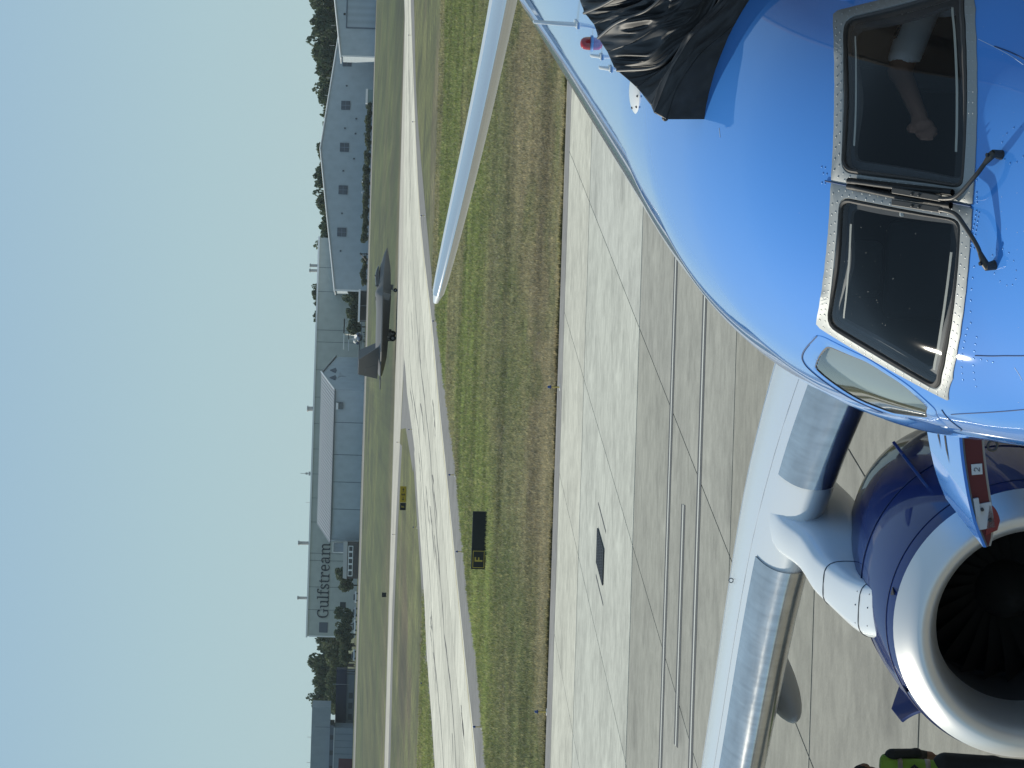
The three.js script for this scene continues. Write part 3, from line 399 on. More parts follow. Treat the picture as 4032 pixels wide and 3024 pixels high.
// pylon: lofted fairing from the cowl's crown to the wing
{
  const ST = [[11.0, 2.22, 2.40, .14, 4.0], [11.03, 2.20, 2.46, .175, 4.0], [11.12, 2.2, 2.515, .195, 4.0], [11.4, 2.2, 2.57, .20, 4.05], [12.0, 2.2, 2.655, .18, 4.09], [12.5, 2.25, 2.75, .17, 4.07], [12.9, 2.25, 2.84, .17, 3.97], [13.3, 2.25, 2.95, .18, 3.94], [13.9, 2.25, 2.98, .185, 3.93], [14.6, 2.3, 2.93, .18, 3.93], [16.2, 2.45, 2.75, .1, 3.93]];
  const pos = [], idx = [], n = 22;
  const cT = pchip(ST.map(s => [s[0], s[2]])), cB = pchip(ST.map(s => [s[0], s[1]])), cW = pchip(ST.map(s => [s[0], s[3]])), cX = pchip(ST.map(s => [s[0], s[4]]));
  const N = 60; for (let j = 0; j <= N; j++) { const s = 11.0 + 5.2 * (j / N) ** 1.9; for (let i = 0; i <= n; i++) { const a = -Math.PI / 2 + Math.PI * 2 * i / n, cx = Math.cos(a), sy = Math.sin(a), ex = Math.sign(cx) * Math.abs(cx) ** .5, ey = Math.sign(sy) * Math.abs(sy) ** .5; pos.push(-cX(s) + cW(s) * ex, (cT(s) + cB(s)) / 2 + (cT(s) - cB(s)) / 2 * ey, -s); if (j && i) { const p = (j - 1) * (n + 1) + i - 1, q = p + n + 1; idx.push(p, p + 1, q, p + 1, q + 1, q); } } }
  const tip = pos.length / 3; pos.push(-4.0, 2.31, -10.995); for (let i = 0; i < n; i++) idx.push(tip, i, i + 1);
  const py = mesh('pylon', geoFrom(pos, idx), WHITE, plane);
  const hoop = (s, k = 1.004) => { const pts = []; for (let i = 0; i <= 24; i++) { const a = -.1 + (Math.PI + .2) * i / 24, cx = Math.cos(a), sy = Math.sin(a); pts.push(V(-cX(s) + cW(s) * k * Math.sign(cx) * Math.abs(cx) ** .5, (cT(s) + cB(s)) / 2 + (cT(s) - cB(s)) / 2 * k * Math.sign(sy) * Math.abs(sy) ** .5, -s)); } return tube(pts, .005, 40, 5); };
  for (const s of [11.42, 12.3]) mesh('panel_joint', hoop(s, 1.003), std(.05, .055, .06, .7), py);
  const rv = []; for (const s of [11.22, 11.5]) for (let k = 0; k < 7; k++) { const a = .35 + 2.4 * k / 6, g = new THREE.SphereGeometry(.007, 6, 5); g.translate(-cX(s) + cW(s) * Math.sign(Math.cos(a)) * Math.abs(Math.cos(a)) ** .6, (cT(s) + cB(s)) / 2 + (cT(s) - cB(s)) / 2 * Math.abs(Math.sin(a)) ** .6, -s); rv.push(g); }
  mesh('screws', merge(rv), std(.12, .12, .13, .5, .4), py).userData.kind = 'stuff';
}
// ---------- tailplane and fin ----------
{
  const TS = [[.3, 30.9, 4.28, 3.3], [1.3, 31.4, 4.40, 2.9], [5.15, 33.35, 5.02, 1.5], [5.38, 33.6, 5.06, 1.1], [5.46, 33.9, 5.07, .6]];
  const loft = (prof, x0, x1, n = 30) => { const S = pchip(TS.map(t => [t[0], t[1]])), Y = pchip(TS.map(t => [t[0], t[2]])), Cc = pchip(TS.map(t => [t[0], t[3]])); const pos = [], idx = [], uv = [], m = prof.length; for (let j = 0; j <= n; j++) { const x = x0 + (x1 - x0) * j / n; prof.forEach((p, i) => { pos.push(-x, Y(x) + p[1] * Cc(x), -(S(x) + p[0] * Cc(x))); uv.push(x / 2, i / m * 2); if (j && i) { const a = (j - 1) * m + i - 1, b = a + m; idx.push(a, b, a + 1, a + 1, b, b + 1); } }); } return geoFrom(pos, idx, uv); };
  const A = airfoil(26, .058, .058), tp = mesh('tailplane', loft(A, .3, 5.46), WHITE, plane);
  const le = airfoil(60, .058, .058).filter(p => p[0] < .16).map(p => [p[0] - .004, p[1] * 1.06]); mesh('leading_edge', loft(le, .3, 5.30), std(.90, .90, .89, .20, .92), tp);
  const fin = new THREE.Shape(); fin.moveTo(27.5, 4.6); fin.lineTo(33.2, 10.4); fin.lineTo(35.6, 10.4); fin.lineTo(35.2, 4.4); const fg = new THREE.ExtrudeGeometry(fin, { depth: .18, bevelEnabled: true, bevelSize: .1, bevelThickness: .08, bevelSegments: 3 }); fg.rotateY(Math.PI / 2); fg.translate(-.09, 0, 0); mesh('tail_fin', fg, NAVY, plane);
}
// ---------- open cargo door on the right side ----------
{
  const d = new THREE.Group(); d.name = 'cargo_door'; plane.add(d);
  const top = pchip([[1.40, 2.765], [1.95, 2.725], [2.25, 2.67], [2.45, 2.612], [2.60, 2.545]]);
  const s0 = 7.0, s1 = 8.3, xs = Array.from({ length: 25 }, (_, i) => 1.40 + 1.2 * i / 24);
  const sheet = (f, ya, yb) => { const pos = [], idx = []; xs.forEach((x, j) => { for (const [s, dy] of [[s0, 0], [s1, 0]]) { pos.push(-x, f(x) + dy, -s); } if (j) { const a = j * 2; idx.push(a - 2, a - 1, a, a - 1, a + 1, a); } }); return geoFrom(pos, idx); };
  const slab = (fa, fb, sa, sb) => { const pos = [], idx = []; xs.forEach((x, j) => { const a = fa(x), b = fb(x); pos.push(-x, a, -sa, -x, b, -sa, -x, b, -sb, -x, a, -sb); if (j) { const q = j * 4, p = q - 4; for (let k = 0; k < 4; k++) { const k2 = (k + 1) % 4; idx.push(p + k, q + k, p + k2, p + k2, q + k, q + k2); } } }); const L = (xs.length - 1) * 4; idx.push(0, 1, 2, 0, 2, 3, L, L + 2, L + 1, L, L + 3, L + 2); return toCreasedNormals(geoFrom(pos, idx), .6); };
  const thick = pchip([[1.4, .125], [2.3, .115], [2.5, .08], [2.6, .022]]);
  mesh('door_skin', slab(top, x => top(x) - .018, s0 - .02, s1 + .02), BLUE, d);
  mesh('door_seal', slab(x => top(x) - .019, x => top(x) - .030, s0 - .006, s1), std(.16, .165, .15, .8), d);
  const body = mesh('door_edge', slab(x => top(x) - .031, x => top(x) - thick(x) - .012, s0, s1), std(.115, .012, .012, .6), d);
  mesh('door_lining', slab(x => top(x) - thick(x) - .0125, x => top(x) - thick(x) - .028, s0 + .02, s1 - .05), std(.42, .41, .37, .8), d);
  const sl = s => { const sh = slab(x => top(x) + .002, x => top(x) - .01, s, s + .075); return sh; };
  for (const [s, xa, xb] of [[7.78, 1.5, 2.19], [7.50, 1.5, 2.22]]) { const pos = [], idx = []; for (let k = 0; k <= 10; k++) { const x = xa + (xb - xa) * k / 10, w = k === 10 ? .004 : .06; pos.push(-x, top(x) + .003, -s, -x, top(x) + .003, -s - w); if (k) { const a = k * 2; idx.push(a - 2, a - 1, a, a - 1, a + 1, a); } } mesh('grip_slot', geoFrom(pos, idx), BLACK, d); }
  const plate = mesh('placard', box(.062, .062, .004, -2.15, top(2.15) - .085, -s0 + .004, 0, .12), std(.6, .6, .57, .7), d);
  const two = tube([[-.012, .009], [-.003, .016], [.008, .011], [.005, .0], [-.011, -.014], [.011, -.014]].map(p => V(-2.15 + p[0], top(2.15) - .085 + p[1], -s0 + .008)), .0022, 30, 5); mesh('numeral', two, std(.12, .12, .12, .7), plate);
  const br = mesh('hinge_bracket', merge([box(.15, .10, .012, -2.42, top(2.42) - .075, -s0 + .006, 0, .22), box(.11, .03, .02, -2.37, top(2.37) - .045, -s0 + .012, 0, .22)]), std(.5, .51, .52, .5, .2), d);
  for (const [x, o] of [[-2.38, .07], [-2.44, .10]]) { const g = new THREE.CylinderGeometry(.010, .010, .02, 10); g.rotateX(Math.PI / 2); g.translate(x, top(-x) - o, -s0 + .02); mesh('latch_bolt', g, DARK, br); }
  const hk = new THREE.Shape(); hk.moveTo(-.13, .05); hk.lineTo(.10, .04); hk.quadraticCurveTo(.08, -.02, -.02, -.045); hk.lineTo(-.09, -.03); const hg = new THREE.ExtrudeGeometry(hk, { depth: .05, bevelEnabled: true, bevelSize: .006, bevelThickness: .006 }); hg.scale(.75, .75, .75); hg.translate(-2.43, top(2.43) - .125, -s0 - .03); mesh('latch_hook', hg, std(.20, .018, .016, .5), d);
  mesh('stay_ring', (() => { const g = new THREE.TorusGeometry(.03, .008, 8, 20); g.rotateX(.3); g.translate(-2.02, top(2.02) - .2, -s0 - .05); return g; })(), std(.1, .1, .1, .5, .5), d);
}
// ---------- landing gear ----------
{
  const g = (x, s, r, w, top) => { const u = new THREE.Group(); u.name = 'landing_gear'; plane.add(u); mesh('strut', cyl(.09, .12, V(x, r + .03, -s), V(x, top, -s), 16), WHITE, u); for (const k of [-1, 1]) { const t = new THREE.TorusGeometry(r * .72, r * .28, 12, 32); t.rotateY(Math.PI / 2); t.scale(w, 1, 1); t.translate(x + k * r * .5, r + .03, -s); const wh = mesh('tyre', t, std(.02, .02, .021, .85), u); const h = new THREE.CylinderGeometry(r * .5, r * .5, .16, 24); h.rotateZ(Math.PI / 2); h.translate(x + k * r * .5, r + .03, -s); mesh('rim', h, std(.5, .5, .5, .4, .5), wh); } };
  g(0, 3.4, .32, 1, 1.7); g(-2.97, 17.2, .5, 1, 2.4); g(2.97, 17.2, .5, 1, 2.4);
}
// ---------- boarding bridge hood: black pleated fabric over the left side of the crown ----------
{
  const rows = [
    [[0.115, 4.540, -3.780], [0.193, 4.515, -3.780], [0.395, 4.432, -3.780], [0.595, 4.356, -3.780], [0.869, 4.252, -3.780], [1.507, 4.026, -3.780]],
    [[0.106, 4.757, -3.790], [0.256, 4.713, -3.790], [0.425, 4.608, -3.790], [0.567, 4.460, -3.790], [0.818, 4.355, -3.790], [1.502, 4.142, -3.790]],
    [[0.130, 4.810, -3.840], [0.316, 4.745, -3.830], [0.485, 4.655, -3.830], [0.651, 4.502, -3.830], [0.872, 4.395, -3.840], [1.499, 4.200, -3.840]],
    [[0.153, 4.816, -3.950], [0.367, 4.730, -3.940], [0.508, 4.648, -3.930], [0.655, 4.526, -3.930], [0.865, 4.415, -3.950], [1.496, 4.220, -3.950]],
    [[0.216, 4.870, -4.180], [0.338, 4.735, -4.100], [0.470, 4.630, -4.080], [0.607, 4.515, -4.050], [0.861, 4.410, -4.050], [1.493, 4.230, -4.050]],
    [[0.281, 4.955, -4.320], [0.325, 4.780, -4.100], [0.451, 4.671, -4.030], [0.553, 4.577, -4.000], [0.837, 4.465, -4.000], [1.492, 4.295, -4.000]],
    [[0.293, 4.970, -4.360], [0.353, 4.828, -4.110], [0.478, 4.735, -4.030], [0.579, 4.634, -4.000], [0.858, 4.515, -4.000], [1.490, 4.338, -4.000]],
    [[0.348, 4.991, -4.550], [0.422, 4.879, -4.300], [0.528, 4.767, -4.150], [0.632, 4.674, -4.100], [0.888, 4.555, -4.080], [1.487, 4.396, -4.050]],
    [[0.395, 5.022, -4.800], [0.496, 4.956, -4.480], [0.578, 4.830, -4.260], [0.684, 4.745, -4.160], [0.944, 4.625, -4.110], [1.484, 4.472, -4.070]],
    [[0.448, 5.034, -5.000], [0.520, 4.942, -4.780], [0.610, 4.828, -4.530], [0.720, 4.742, -4.380], [0.968, 4.638, -4.230], [1.482, 4.482, -4.140]],
    [[0.484, 5.068, -5.250], [0.545, 4.992, -4.990], [0.644, 4.894, -4.690], [0.759, 4.803, -4.490], [0.992, 4.694, -4.290], [1.481, 4.524, -4.150]],
    [[0.519, 5.066, -5.700], [0.619, 5.014, -5.400], [0.723, 4.942, -5.000], [0.840, 4.864, -4.750], [1.077, 4.746, -4.500], [1.477, 4.568, -4.250]]];
  const hood = thing('bridge_hood', 'black pleated fabric hood of the boarding bridge resting on the fuselage', 'canopy', plane.position.toArray(), -PSI);
  const fabTex = tex(256, (u, v) => { const k = .8 + .5 * (fbm(u * 5, v * 5, 201, 4, 5) - .5) + .12 * (hash(u * 256, v * 256, 6) - .5); return [k, k, k * 1.02]; });
  const FAB = std(.040, .041, .043, .56, 0, { map: fabTex });
  const lerp3 = (a, b, t) => a.map((x, i) => x + (b[i] - x) * t);
  const rowPt = (R, t) => { const n = R.length - 1, f = Math.min(n - 1e-6, t * n), i = Math.floor(f), u = f - i, p0 = R[Math.max(0, i - 1)], p1 = R[i], p2 = R[i + 1], p3 = R[Math.min(n, i + 2)]; return p1.map((_, k) => { const m1 = (p2[k] - p0[k]) * .35, m2 = (p3[k] - p1[k]) * .35; return (2 * u ** 3 - 3 * u * u + 1) * p1[k] + (u ** 3 - 2 * u * u + u) * m1 + (-2 * u ** 3 + 3 * u * u) * p2[k] + (u ** 3 - u * u) * m2; }); };
  const panel = (j, seed, sag, wr) => {
    const nu = 70, nv = 22, top = [], pos = [], idx = [], uv = [];
    for (let a = 0; a <= nv; a++) for (let b = 0; b <= nu; b++) {
      const u = b / nu, v = a / nv, p = lerp3(rowPt(rows[j], u), rowPt(rows[j + 1], u), v), e = Math.sin(Math.PI * v) * Math.min(1, u * 9 + .05), w = (fbm(u * 7 + v * 1.5, v * 1.3 + u * 3, seed, 2) - .5) * wr * e * 1.5 - Math.pow(Math.abs(vnoise(u * 9 + v * 3, v * 1.1 - u * 2, seed + 5) - .5) * 2, .7) * wr * .9 * e;
      top.push([p[0] + w * .2, p[1] - sag * e + w, p[2] + w * .5]);
    }
    const N1 = nu + 1; for (const q of top) pos.push(...q); for (const q of top) pos.push(q[0] + .003, q[1] - .012, q[2] - .004); for (let k = 0; k < 2; k++) for (let a = 0; a <= nv; a++) for (let b = 0; b <= nu; b++) uv.push(b / nu * 3, a / nv);
    const O = top.length; for (let a = 0; a < nv; a++) for (let b = 0; b < nu; b++) { const p = a * N1 + b, q = p + N1; idx.push(p, p + 1, q, p + 1, q + 1, q, O + p, O + q, O + p + 1, O + p + 1, O + q, O + q + 1); }
    const rim = []; for (let b = 0; b <= nu; b++) rim.push(b); for (let a = 1; a <= nv; a++) rim.push(a * N1 + nu); for (let b = nu - 1; b >= 0; b--) rim.push(nv * N1 + b); for (let a = nv - 1; a > 0; a--) rim.push(a * N1);
    rim.forEach((p, i) => { const q = rim[(i + 1) % rim.length]; idx.push(p, O + p, q, q, O + p, O + q); });
    return geoFrom(pos, idx, uv);
  };
  [[0, .002, .012], [1, -.006, .02], [2, -.025, .03], [3, 0, .03], [4, 0, .03], [5, 0, .012], [6, .0, .05], [7, -.01, .05], [8, .01, .06], [9, 0, .06], [10, -.01, .06]].forEach(([j, s, w]) => mesh('fabric_panel', panel(j, 300 + j * 7, s, w), FAB, hood));
  const bar = (j, r) => tube(Array.from({ length: 14 }, (_, i) => V(...rowPt(rows[j], i / 13))), r, 60, 8);
  for (const [j, r] of [[0, .008], [5, .009], [8, .008], [10, .009]]) mesh('batten', bar(j, r), std(.05, .05, .052, .5), hood);
  mesh('cord', tube([V(.285, 4.955, -4.32), V(.225, 4.875, -4.22), V(.165, 4.815, -4.05)], .006, 20, 6), std(.03, .03, .03, .7), hood);
  for (const [x, y, z] of [[.108, 4.757, -3.83], [.112, 4.535, -3.77]]) { const g = new THREE.SphereGeometry(.016, 12, 8); g.translate(x, y, z); mesh('corner_cap', g, FAB, hood); }
}

// cab of the boarding bridge behind the hood, out of view on the right; it is what the left-hand windscreen mirrors
{
  const c = thing('boarding_bridge', 'grey boarding bridge cab behind the black fabric hood', 'boarding bridge', plane.position.toArray(), -PSI);
  const CAB = std(.17, .175, .18, .7);
  mesh('cab_roof', rbox(3.4, .14, 5.4, .05, 3.25, 6.05, -4.7), CAB, c); mesh('cab_floor', rbox(3.4, .2, 5.4, .05, 3.25, 2.5, -4.7), CAB, c);
  mesh('cab_wall', box(3.3, 3.4, .1, 3.25, 4.28, -2.05), CAB, c); mesh('cab_wall', box(3.3, 3.4, .1, 3.25, 4.28, -7.35), CAB, c);
  mesh('bumper', box(.14, .3, 4.2, 1.62, 2.5, -5.2), std(.02, .02, .02, .8), c);
  mesh('door_surround', merge([box(.1, 1.0, 5.2, 1.6, 5.45, -4.7), box(.1, 2.6, 1.9, 1.6, 3.9, -3.05), box(.1, 2.6, .9, 1.6, 3.9, -6.85)]), std(.03, .03, .032, .7), c);
  mesh('tunnel', rbox(14, 2.9, 2.6, .1, 11.8, 4.2, -5.6), CAB, c);
  mesh('support_leg', merge([cyl(.3, .3, V(12, .03, -5.6), V(12, 2.8, -5.6), 16), box(2.6, .3, .5, 12, .5, -5.6)]), CAB, c); mesh('support_leg', cyl(.18, .18, V(4.4, .03, -5.2), V(4.4, 2.45, -5.2), 14), CAB, c);
}
// ---------- figures: one smooth surface from tapered limbs ----------
function surfaceNet(sdf, lo, hi, cell) {
  const nx = Math.ceil((hi[0] - lo[0]) / cell) + 1, ny = Math.ceil((hi[1] - lo[1]) / cell) + 1, nz = Math.ceil((hi[2] - lo[2]) / cell) + 1, f = new Float32Array(nx * ny * nz), id = (i, j, k) => i + nx * (j + ny * k);
  for (let k = 0; k < nz; k++) for (let j = 0; j < ny; j++) for (let i = 0; i < nx; i++) f[id(i, j, k)] = sdf(lo[0] + i * cell, lo[1] + j * cell, lo[2] + k * cell);
  const vid = new Int32Array(nx * ny * nz).fill(-1), pos = [], idx = [];
  for (let k = 0; k < nz - 1; k++) for (let j = 0; j < ny - 1; j++) for (let i = 0; i < nx - 1; i++) {
    let n = 0, c = [0, 0, 0]; const val = [];
    for (let q = 0; q < 8; q++) val.push(f[id(i + (q & 1), j + (q >> 1 & 1), k + (q >> 2))]);
    for (const [a, b] of [[0, 1], [2, 3], [4, 5], [6, 7], [0, 2], [1, 3], [4, 6], [5, 7], [0, 4], [1, 5], [2, 6], [3, 7]]) if ((val[a] < 0) !== (val[b] < 0)) { const t = val[a] / (val[a] - val[b]); n++; for (let d = 0; d < 3; d++) { const A = a >> d & 1, B = b >> d & 1; c[d] += A + (B - A) * t; } }
    if (n) { vid[id(i, j, k)] = pos.length / 3; pos.push(lo[0] + (i + c[0] / n) * cell, lo[1] + (j + c[1] / n) * cell, lo[2] + (k + c[2] / n) * cell); }
  }
  const quad = (a, b, c, d, flip) => { if (a < 0 || b < 0 || c < 0 || d < 0) return; flip ? idx.push(a, c, b, a, d, c) : idx.push(a, b, c, a, c, d); };
  for (let k = 1; k < nz - 1; k++) for (let j = 1; j < ny - 1; j++) for (let i = 1; i < nx - 1; i++) {
    const s = f[id(i, j, k)] < 0;
    if (s !== f[id(i + 1, j, k)] < 0) quad(vid[id(i, j - 1, k - 1)], vid[id(i, j, k - 1)], vid[id(i, j, k)], vid[id(i, j - 1, k)], !s);
    if (s !== f[id(i, j + 1, k)] < 0) quad(vid[id(i - 1, j, k - 1)], vid[id(i - 1, j, k)], vid[id(i, j, k)], vid[id(i, j, k - 1)], !s);
    if (s !== f[id(i, j, k + 1)] < 0) quad(vid[id(i - 1, j - 1, k)], vid[id(i, j - 1, k)], vid[id(i, j, k)], vid[id(i - 1, j, k)], !s);
  }
  return geoFrom(pos, idx);
}
function limbField(bones, kk = .03) {   // bones: [ax,ay,az,ra, bx,by,bz,rb, flattenZ]
  return (x, y, z) => { let d = 9; for (const b of bones) { const fz = b[8] || 1, X = x - b[0], Y = y - b[1], Z = (z - b[2]) / fz, ex = b[4] - b[0], ey = b[5] - b[1], ez = (b[6] - b[2]) / fz, t = Math.min(1, Math.max(0, (X * ex + Y * ey + Z * ez) / (ex * ex + ey * ey + ez * ez + 1e-9))), q = Math.hypot(X - ex * t, Y - ey * t, Z - ez * t) - (b[3] + (b[7] - b[3]) * t), h = Math.max(kk - Math.abs(d - q), 0) / kk; d = Math.min(d, q) - h * h * kk * .25; } return d; };
}
function hand(w, f, side, out) { const dir = V(...f).sub(V(...w)).normalize(), acr = V(0, 0, 1).cross(dir).normalize(); const P = (a, b, c = 0) => { const p = V(...w).addScaledVector(dir, a).addScaledVector(acr, b * side); return [p.x, p.y, p.z + c]; }; out.push([...P(.01, 0), .028, ...P(.085, .0), .036, .6]); [[.095, -.033, .062], [.10, -.011, .074], [.10, .011, .07], [.092, .031, .054]].forEach(([a, b, l]) => { out.push([...P(a - .015, b), .0095, ...P(a + l * .55, b * 1.1, .006), .0088]); out.push([...P(a + l * .55, b * 1.1, .006), .0088, ...P(a + l, b * 1.1, .022), .0075]); }); out.push([...P(.03, -.03), .012, ...P(.065, -.062, .012), .0105]); out.push([...P(.065, -.062, .012), .0105, ...P(.092, -.066, .022), .009]); }
function head(c, out, f = 1) { const [x, y, z] = c; out.push([x, y + .035, z - .012 * f, .088, x, y - .045, z + .022 * f, .062], [x, y - .06, z + .03 * f, .045, x, y - .09, z + .05 * f, .03], [x, y + .005, z + .09 * f, .012, x, y - .022, z + .108 * f, .014], [x - .08, y - .012, z - .005, .014, x - .084, y + .018, z - .005, .016], [x + .08, y - .012, z - .005, .014, x + .084, y + .018, z - .005, .016], [x - .034, y + .012, z + .082 * f, .011, x - .026, y + .012, z + .083 * f, .011], [x + .034, y + .012, z + .082 * f, .011, x + .026, y + .012, z + .083 * f, .011], [x - .02, y - .055, z + .082 * f, .009, x + .02, y - .055, z + .082 * f, .009]); }
function paint(g, fn) { const p = g.attributes.position, c = []; for (let i = 0; i < p.count; i++) c.push(...fn(p.getX(i), p.getY(i), p.getZ(i))); g.setAttribute('color', new THREE.Float32BufferAttribute(c, 3)); return g; }
const SKIN = [.26, .14, .095];
// ramp worker at the left edge of the view, facing the engine (local +x is the way he faces here: +z)
{
  const p = thing('person', 'ramp worker in yellow-green safety vest and black trousers beside the engine', 'person', [-3.27, .03, -30.4], 3.0);
  const torso = [[0, .98, 0, .125, 0, 1.18, 0, .12, .72], [0, 1.18, 0, .12, 0, 1.36, -.01, .135, .72], [-.11, 1.42, -.01, .075, .11, 1.42, -.01, .075, .9]];
  const B = [...torso, [0, 1.42, -.005, .06, 0, 1.54, .015, .052],
    [-.10, .93, 0, .115, -.115, .52, .02, .078], [-.115, .52, .02, .07, -.12, .10, -.015, .048], [-.12, .055, -.02, .05, -.135, .035, .15, .036],
    [.10, .93, 0, .115, .12, .52, .03, .078], [.12, .52, .03, .07, .13, .10, 0, .048], [.13, .055, -.005, .05, .15, .035, .16, .036],
    [-.175, 1.40, 0, .062, -.165, 1.17, .12, .05], [-.165, 1.17, .12, .047, -.12, 1.02, .27, .034], [.175, 1.40, 0, .062, .165, 1.17, .12, .05], [.165, 1.17, .12, .047, .10, 1.04, .27, .034]];
  head([0, 1.615, .02], B); hand([-.12, 1.02, .27], [-.06, .99, .32], 1, B); hand([.10, 1.04, .27], [.04, 1.01, .32], -1, B);
  const g = surfaceNet(limbField(B), [-.42, -.01, -.3], [.42, 1.78, .36], .0125);
  paint(g, (x, y, z) => y > 1.66 || (y > 1.56 && z < -.02) ? [.02, .018, .016] : y > 1.49 ? SKIN : y < .11 ? [.02, .02, .021] : (z > .17 && y > .9 && y < 1.06) ? SKIN : y < .95 ? [.014, .015, .017] : [.018, .02, .022]);
  mesh('body', g, std(1, 1, 1, .8, 0, { vertexColors: true }), p);
  const vestB = [[0, .86, 0, .150, 0, 1.18, 0, .145, .78], [0, 1.18, 0, .145, 0, 1.36, -.01, .16, .78], [-.115, 1.415, -.01, .095, .115, 1.415, -.01, .095, .95]];
  const vf = limbField(vestB), cut = (x, y, z) => Math.max(vf(x, y, z), .88 - y, y - 1.50, .075 - Math.hypot(x, (y - 1.54)), .068 - Math.hypot((Math.abs(x) - .225), (y - 1.36) * .55));
  const vg = surfaceNet(cut, [-.3, .84, -.26], [.3, 1.56, .26], .012);
  mesh('safety_vest', vg, std(.185, .33, .035, .75), p);
  const bandB = vestB.map(b => b.map((v, i) => (i === 3 || i === 7) ? v + .006 : v)), bf = limbField(bandB);
  for (const y0 of [1.335, 1.09]) { mesh('reflective_band', surfaceNet((x, y, z) => Math.max(bf(x, y, z), Math.abs(y - y0) - .027, .07 - Math.hypot((Math.abs(x) - .23), (y - 1.36) * .55)), [-.3, y0 - .06, -.26], [.3, y0 + .06, .26], .011), std(.30, .27, .24, .35, .3), p); }
  const lozenge = new THREE.Shape(); lozenge.moveTo(-.05, 0); lozenge.lineTo(0, .055); lozenge.lineTo(.05, 0); lozenge.lineTo(0, -.055); const hole = new THREE.Path(); hole.moveTo(-.022, .0); hole.lineTo(0, -.024); hole.lineTo(.022, 0); hole.lineTo(0, .024); lozenge.holes.push(hole);
  for (const [x, ry] of [[.085, .3], [-.085, -.3]]) { const lg = new THREE.ExtrudeGeometry(lozenge, { depth: .004, bevelEnabled: false }); lg.rotateY(ry); lg.translate(x, 1.215, .118); mesh('emblem', lg, std(.01, .012, .01, .8), p); const lb = new THREE.ExtrudeGeometry(lozenge, { depth: .004, bevelEnabled: false }); lb.rotateY(Math.PI - ry); lb.translate(x, 1.215, -.118); mesh('emblem', lb, std(.01, .012, .01, .8), p); }
}
// pilot in the left-hand seat, right arm raised across the cockpit
{
  const p = thing('person', 'pilot in white short-sleeved shirt behind the windscreen with arm raised', 'person', plane.position.toArray(), -PSI);
  const B = [[.84, 3.12, -3.28, .14, .82, 3.45, -3.26, .13, .75], [.82, 3.45, -3.26, .13, .80, 3.58, -3.24, .135, .75], [.72, 3.66, -3.2, .07, .90, 3.66, -3.26, .07], [.80, 3.68, -3.24, .055, .78, 3.80, -3.21, .05],
    [.70, 3.68, -3.16, .066, .44, 3.795, -2.98, .052], [.44, 3.795, -2.98, .05, .27, 3.74, -2.72, .035], [.92, 3.64, -3.24, .062, .98, 3.38, -3.15, .05], [.98, 3.38, -3.15, .047, .90, 3.30, -2.92, .034], [.77, 3.10, -3.2, .09, .72, 3.14, -2.75, .075], [.92, 3.10, -3.2, .09, .90, 3.14, -2.75, .075], [.72, 3.14, -2.75, .07, .71, 2.68, -2.62, .05], [.90, 3.14, -2.75, .07, .90, 2.68, -2.62, .05], [.71, 2.63, -2.62, .045, .70, 2.61, -2.48, .034], [.90, 2.63, -2.62, .045, .90, 2.61, -2.48, .034]];
  head([.78, 3.875, -3.20], B); hand([.27, 3.74, -2.72], [.21, 3.72, -2.62], 1, B); hand([.90, 3.30, -2.92], [.86, 3.29, -2.84], -1, B);
  const g = surfaceNet(limbField(B, .025), [.08, 2.55, -3.5], [1.14, 4.04, -2.42], .0125);
  paint(g, (x, y, z) => y > 3.93 ? [.03, .025, .02] : y > 3.74 && x > .66 && y > 3.76 ? SKIN : x < .60 && y > 3.5 ? SKIN : y < 3.18 || z > -2.95 && y < 3.22 ? [.015, .016, .025] : x > .86 && y < 3.45 ? SKIN : [.55, .58, .62]);
  mesh('body', g, std(1, 1, 1, .75, 0, { vertexColors: true }), p);
  const sl = surfaceNet((x, y, z) => Math.max(limbField([[.74, 3.67, -3.19, .082, .49, 3.775, -3.015, .072]])(x, y, z), .475 - x, -limbField([[.74, 3.67, -3.19, .06, .40, 3.80, -2.96, .055]])(x, y, z)), [.42, 3.5, -3.35], [.86, 3.9, -2.86], .009);
  mesh('sleeve', sl, std(.80, .82, .84, .8), p);
  const ep = rbox(.15, .012, .06, .004); ep.rotateZ(-.38); ep.rotateY(.4); ep.translate(.645, 3.79, -3.06); mesh('epaulette', ep, std(.03, .035, .05, .7), p);
}

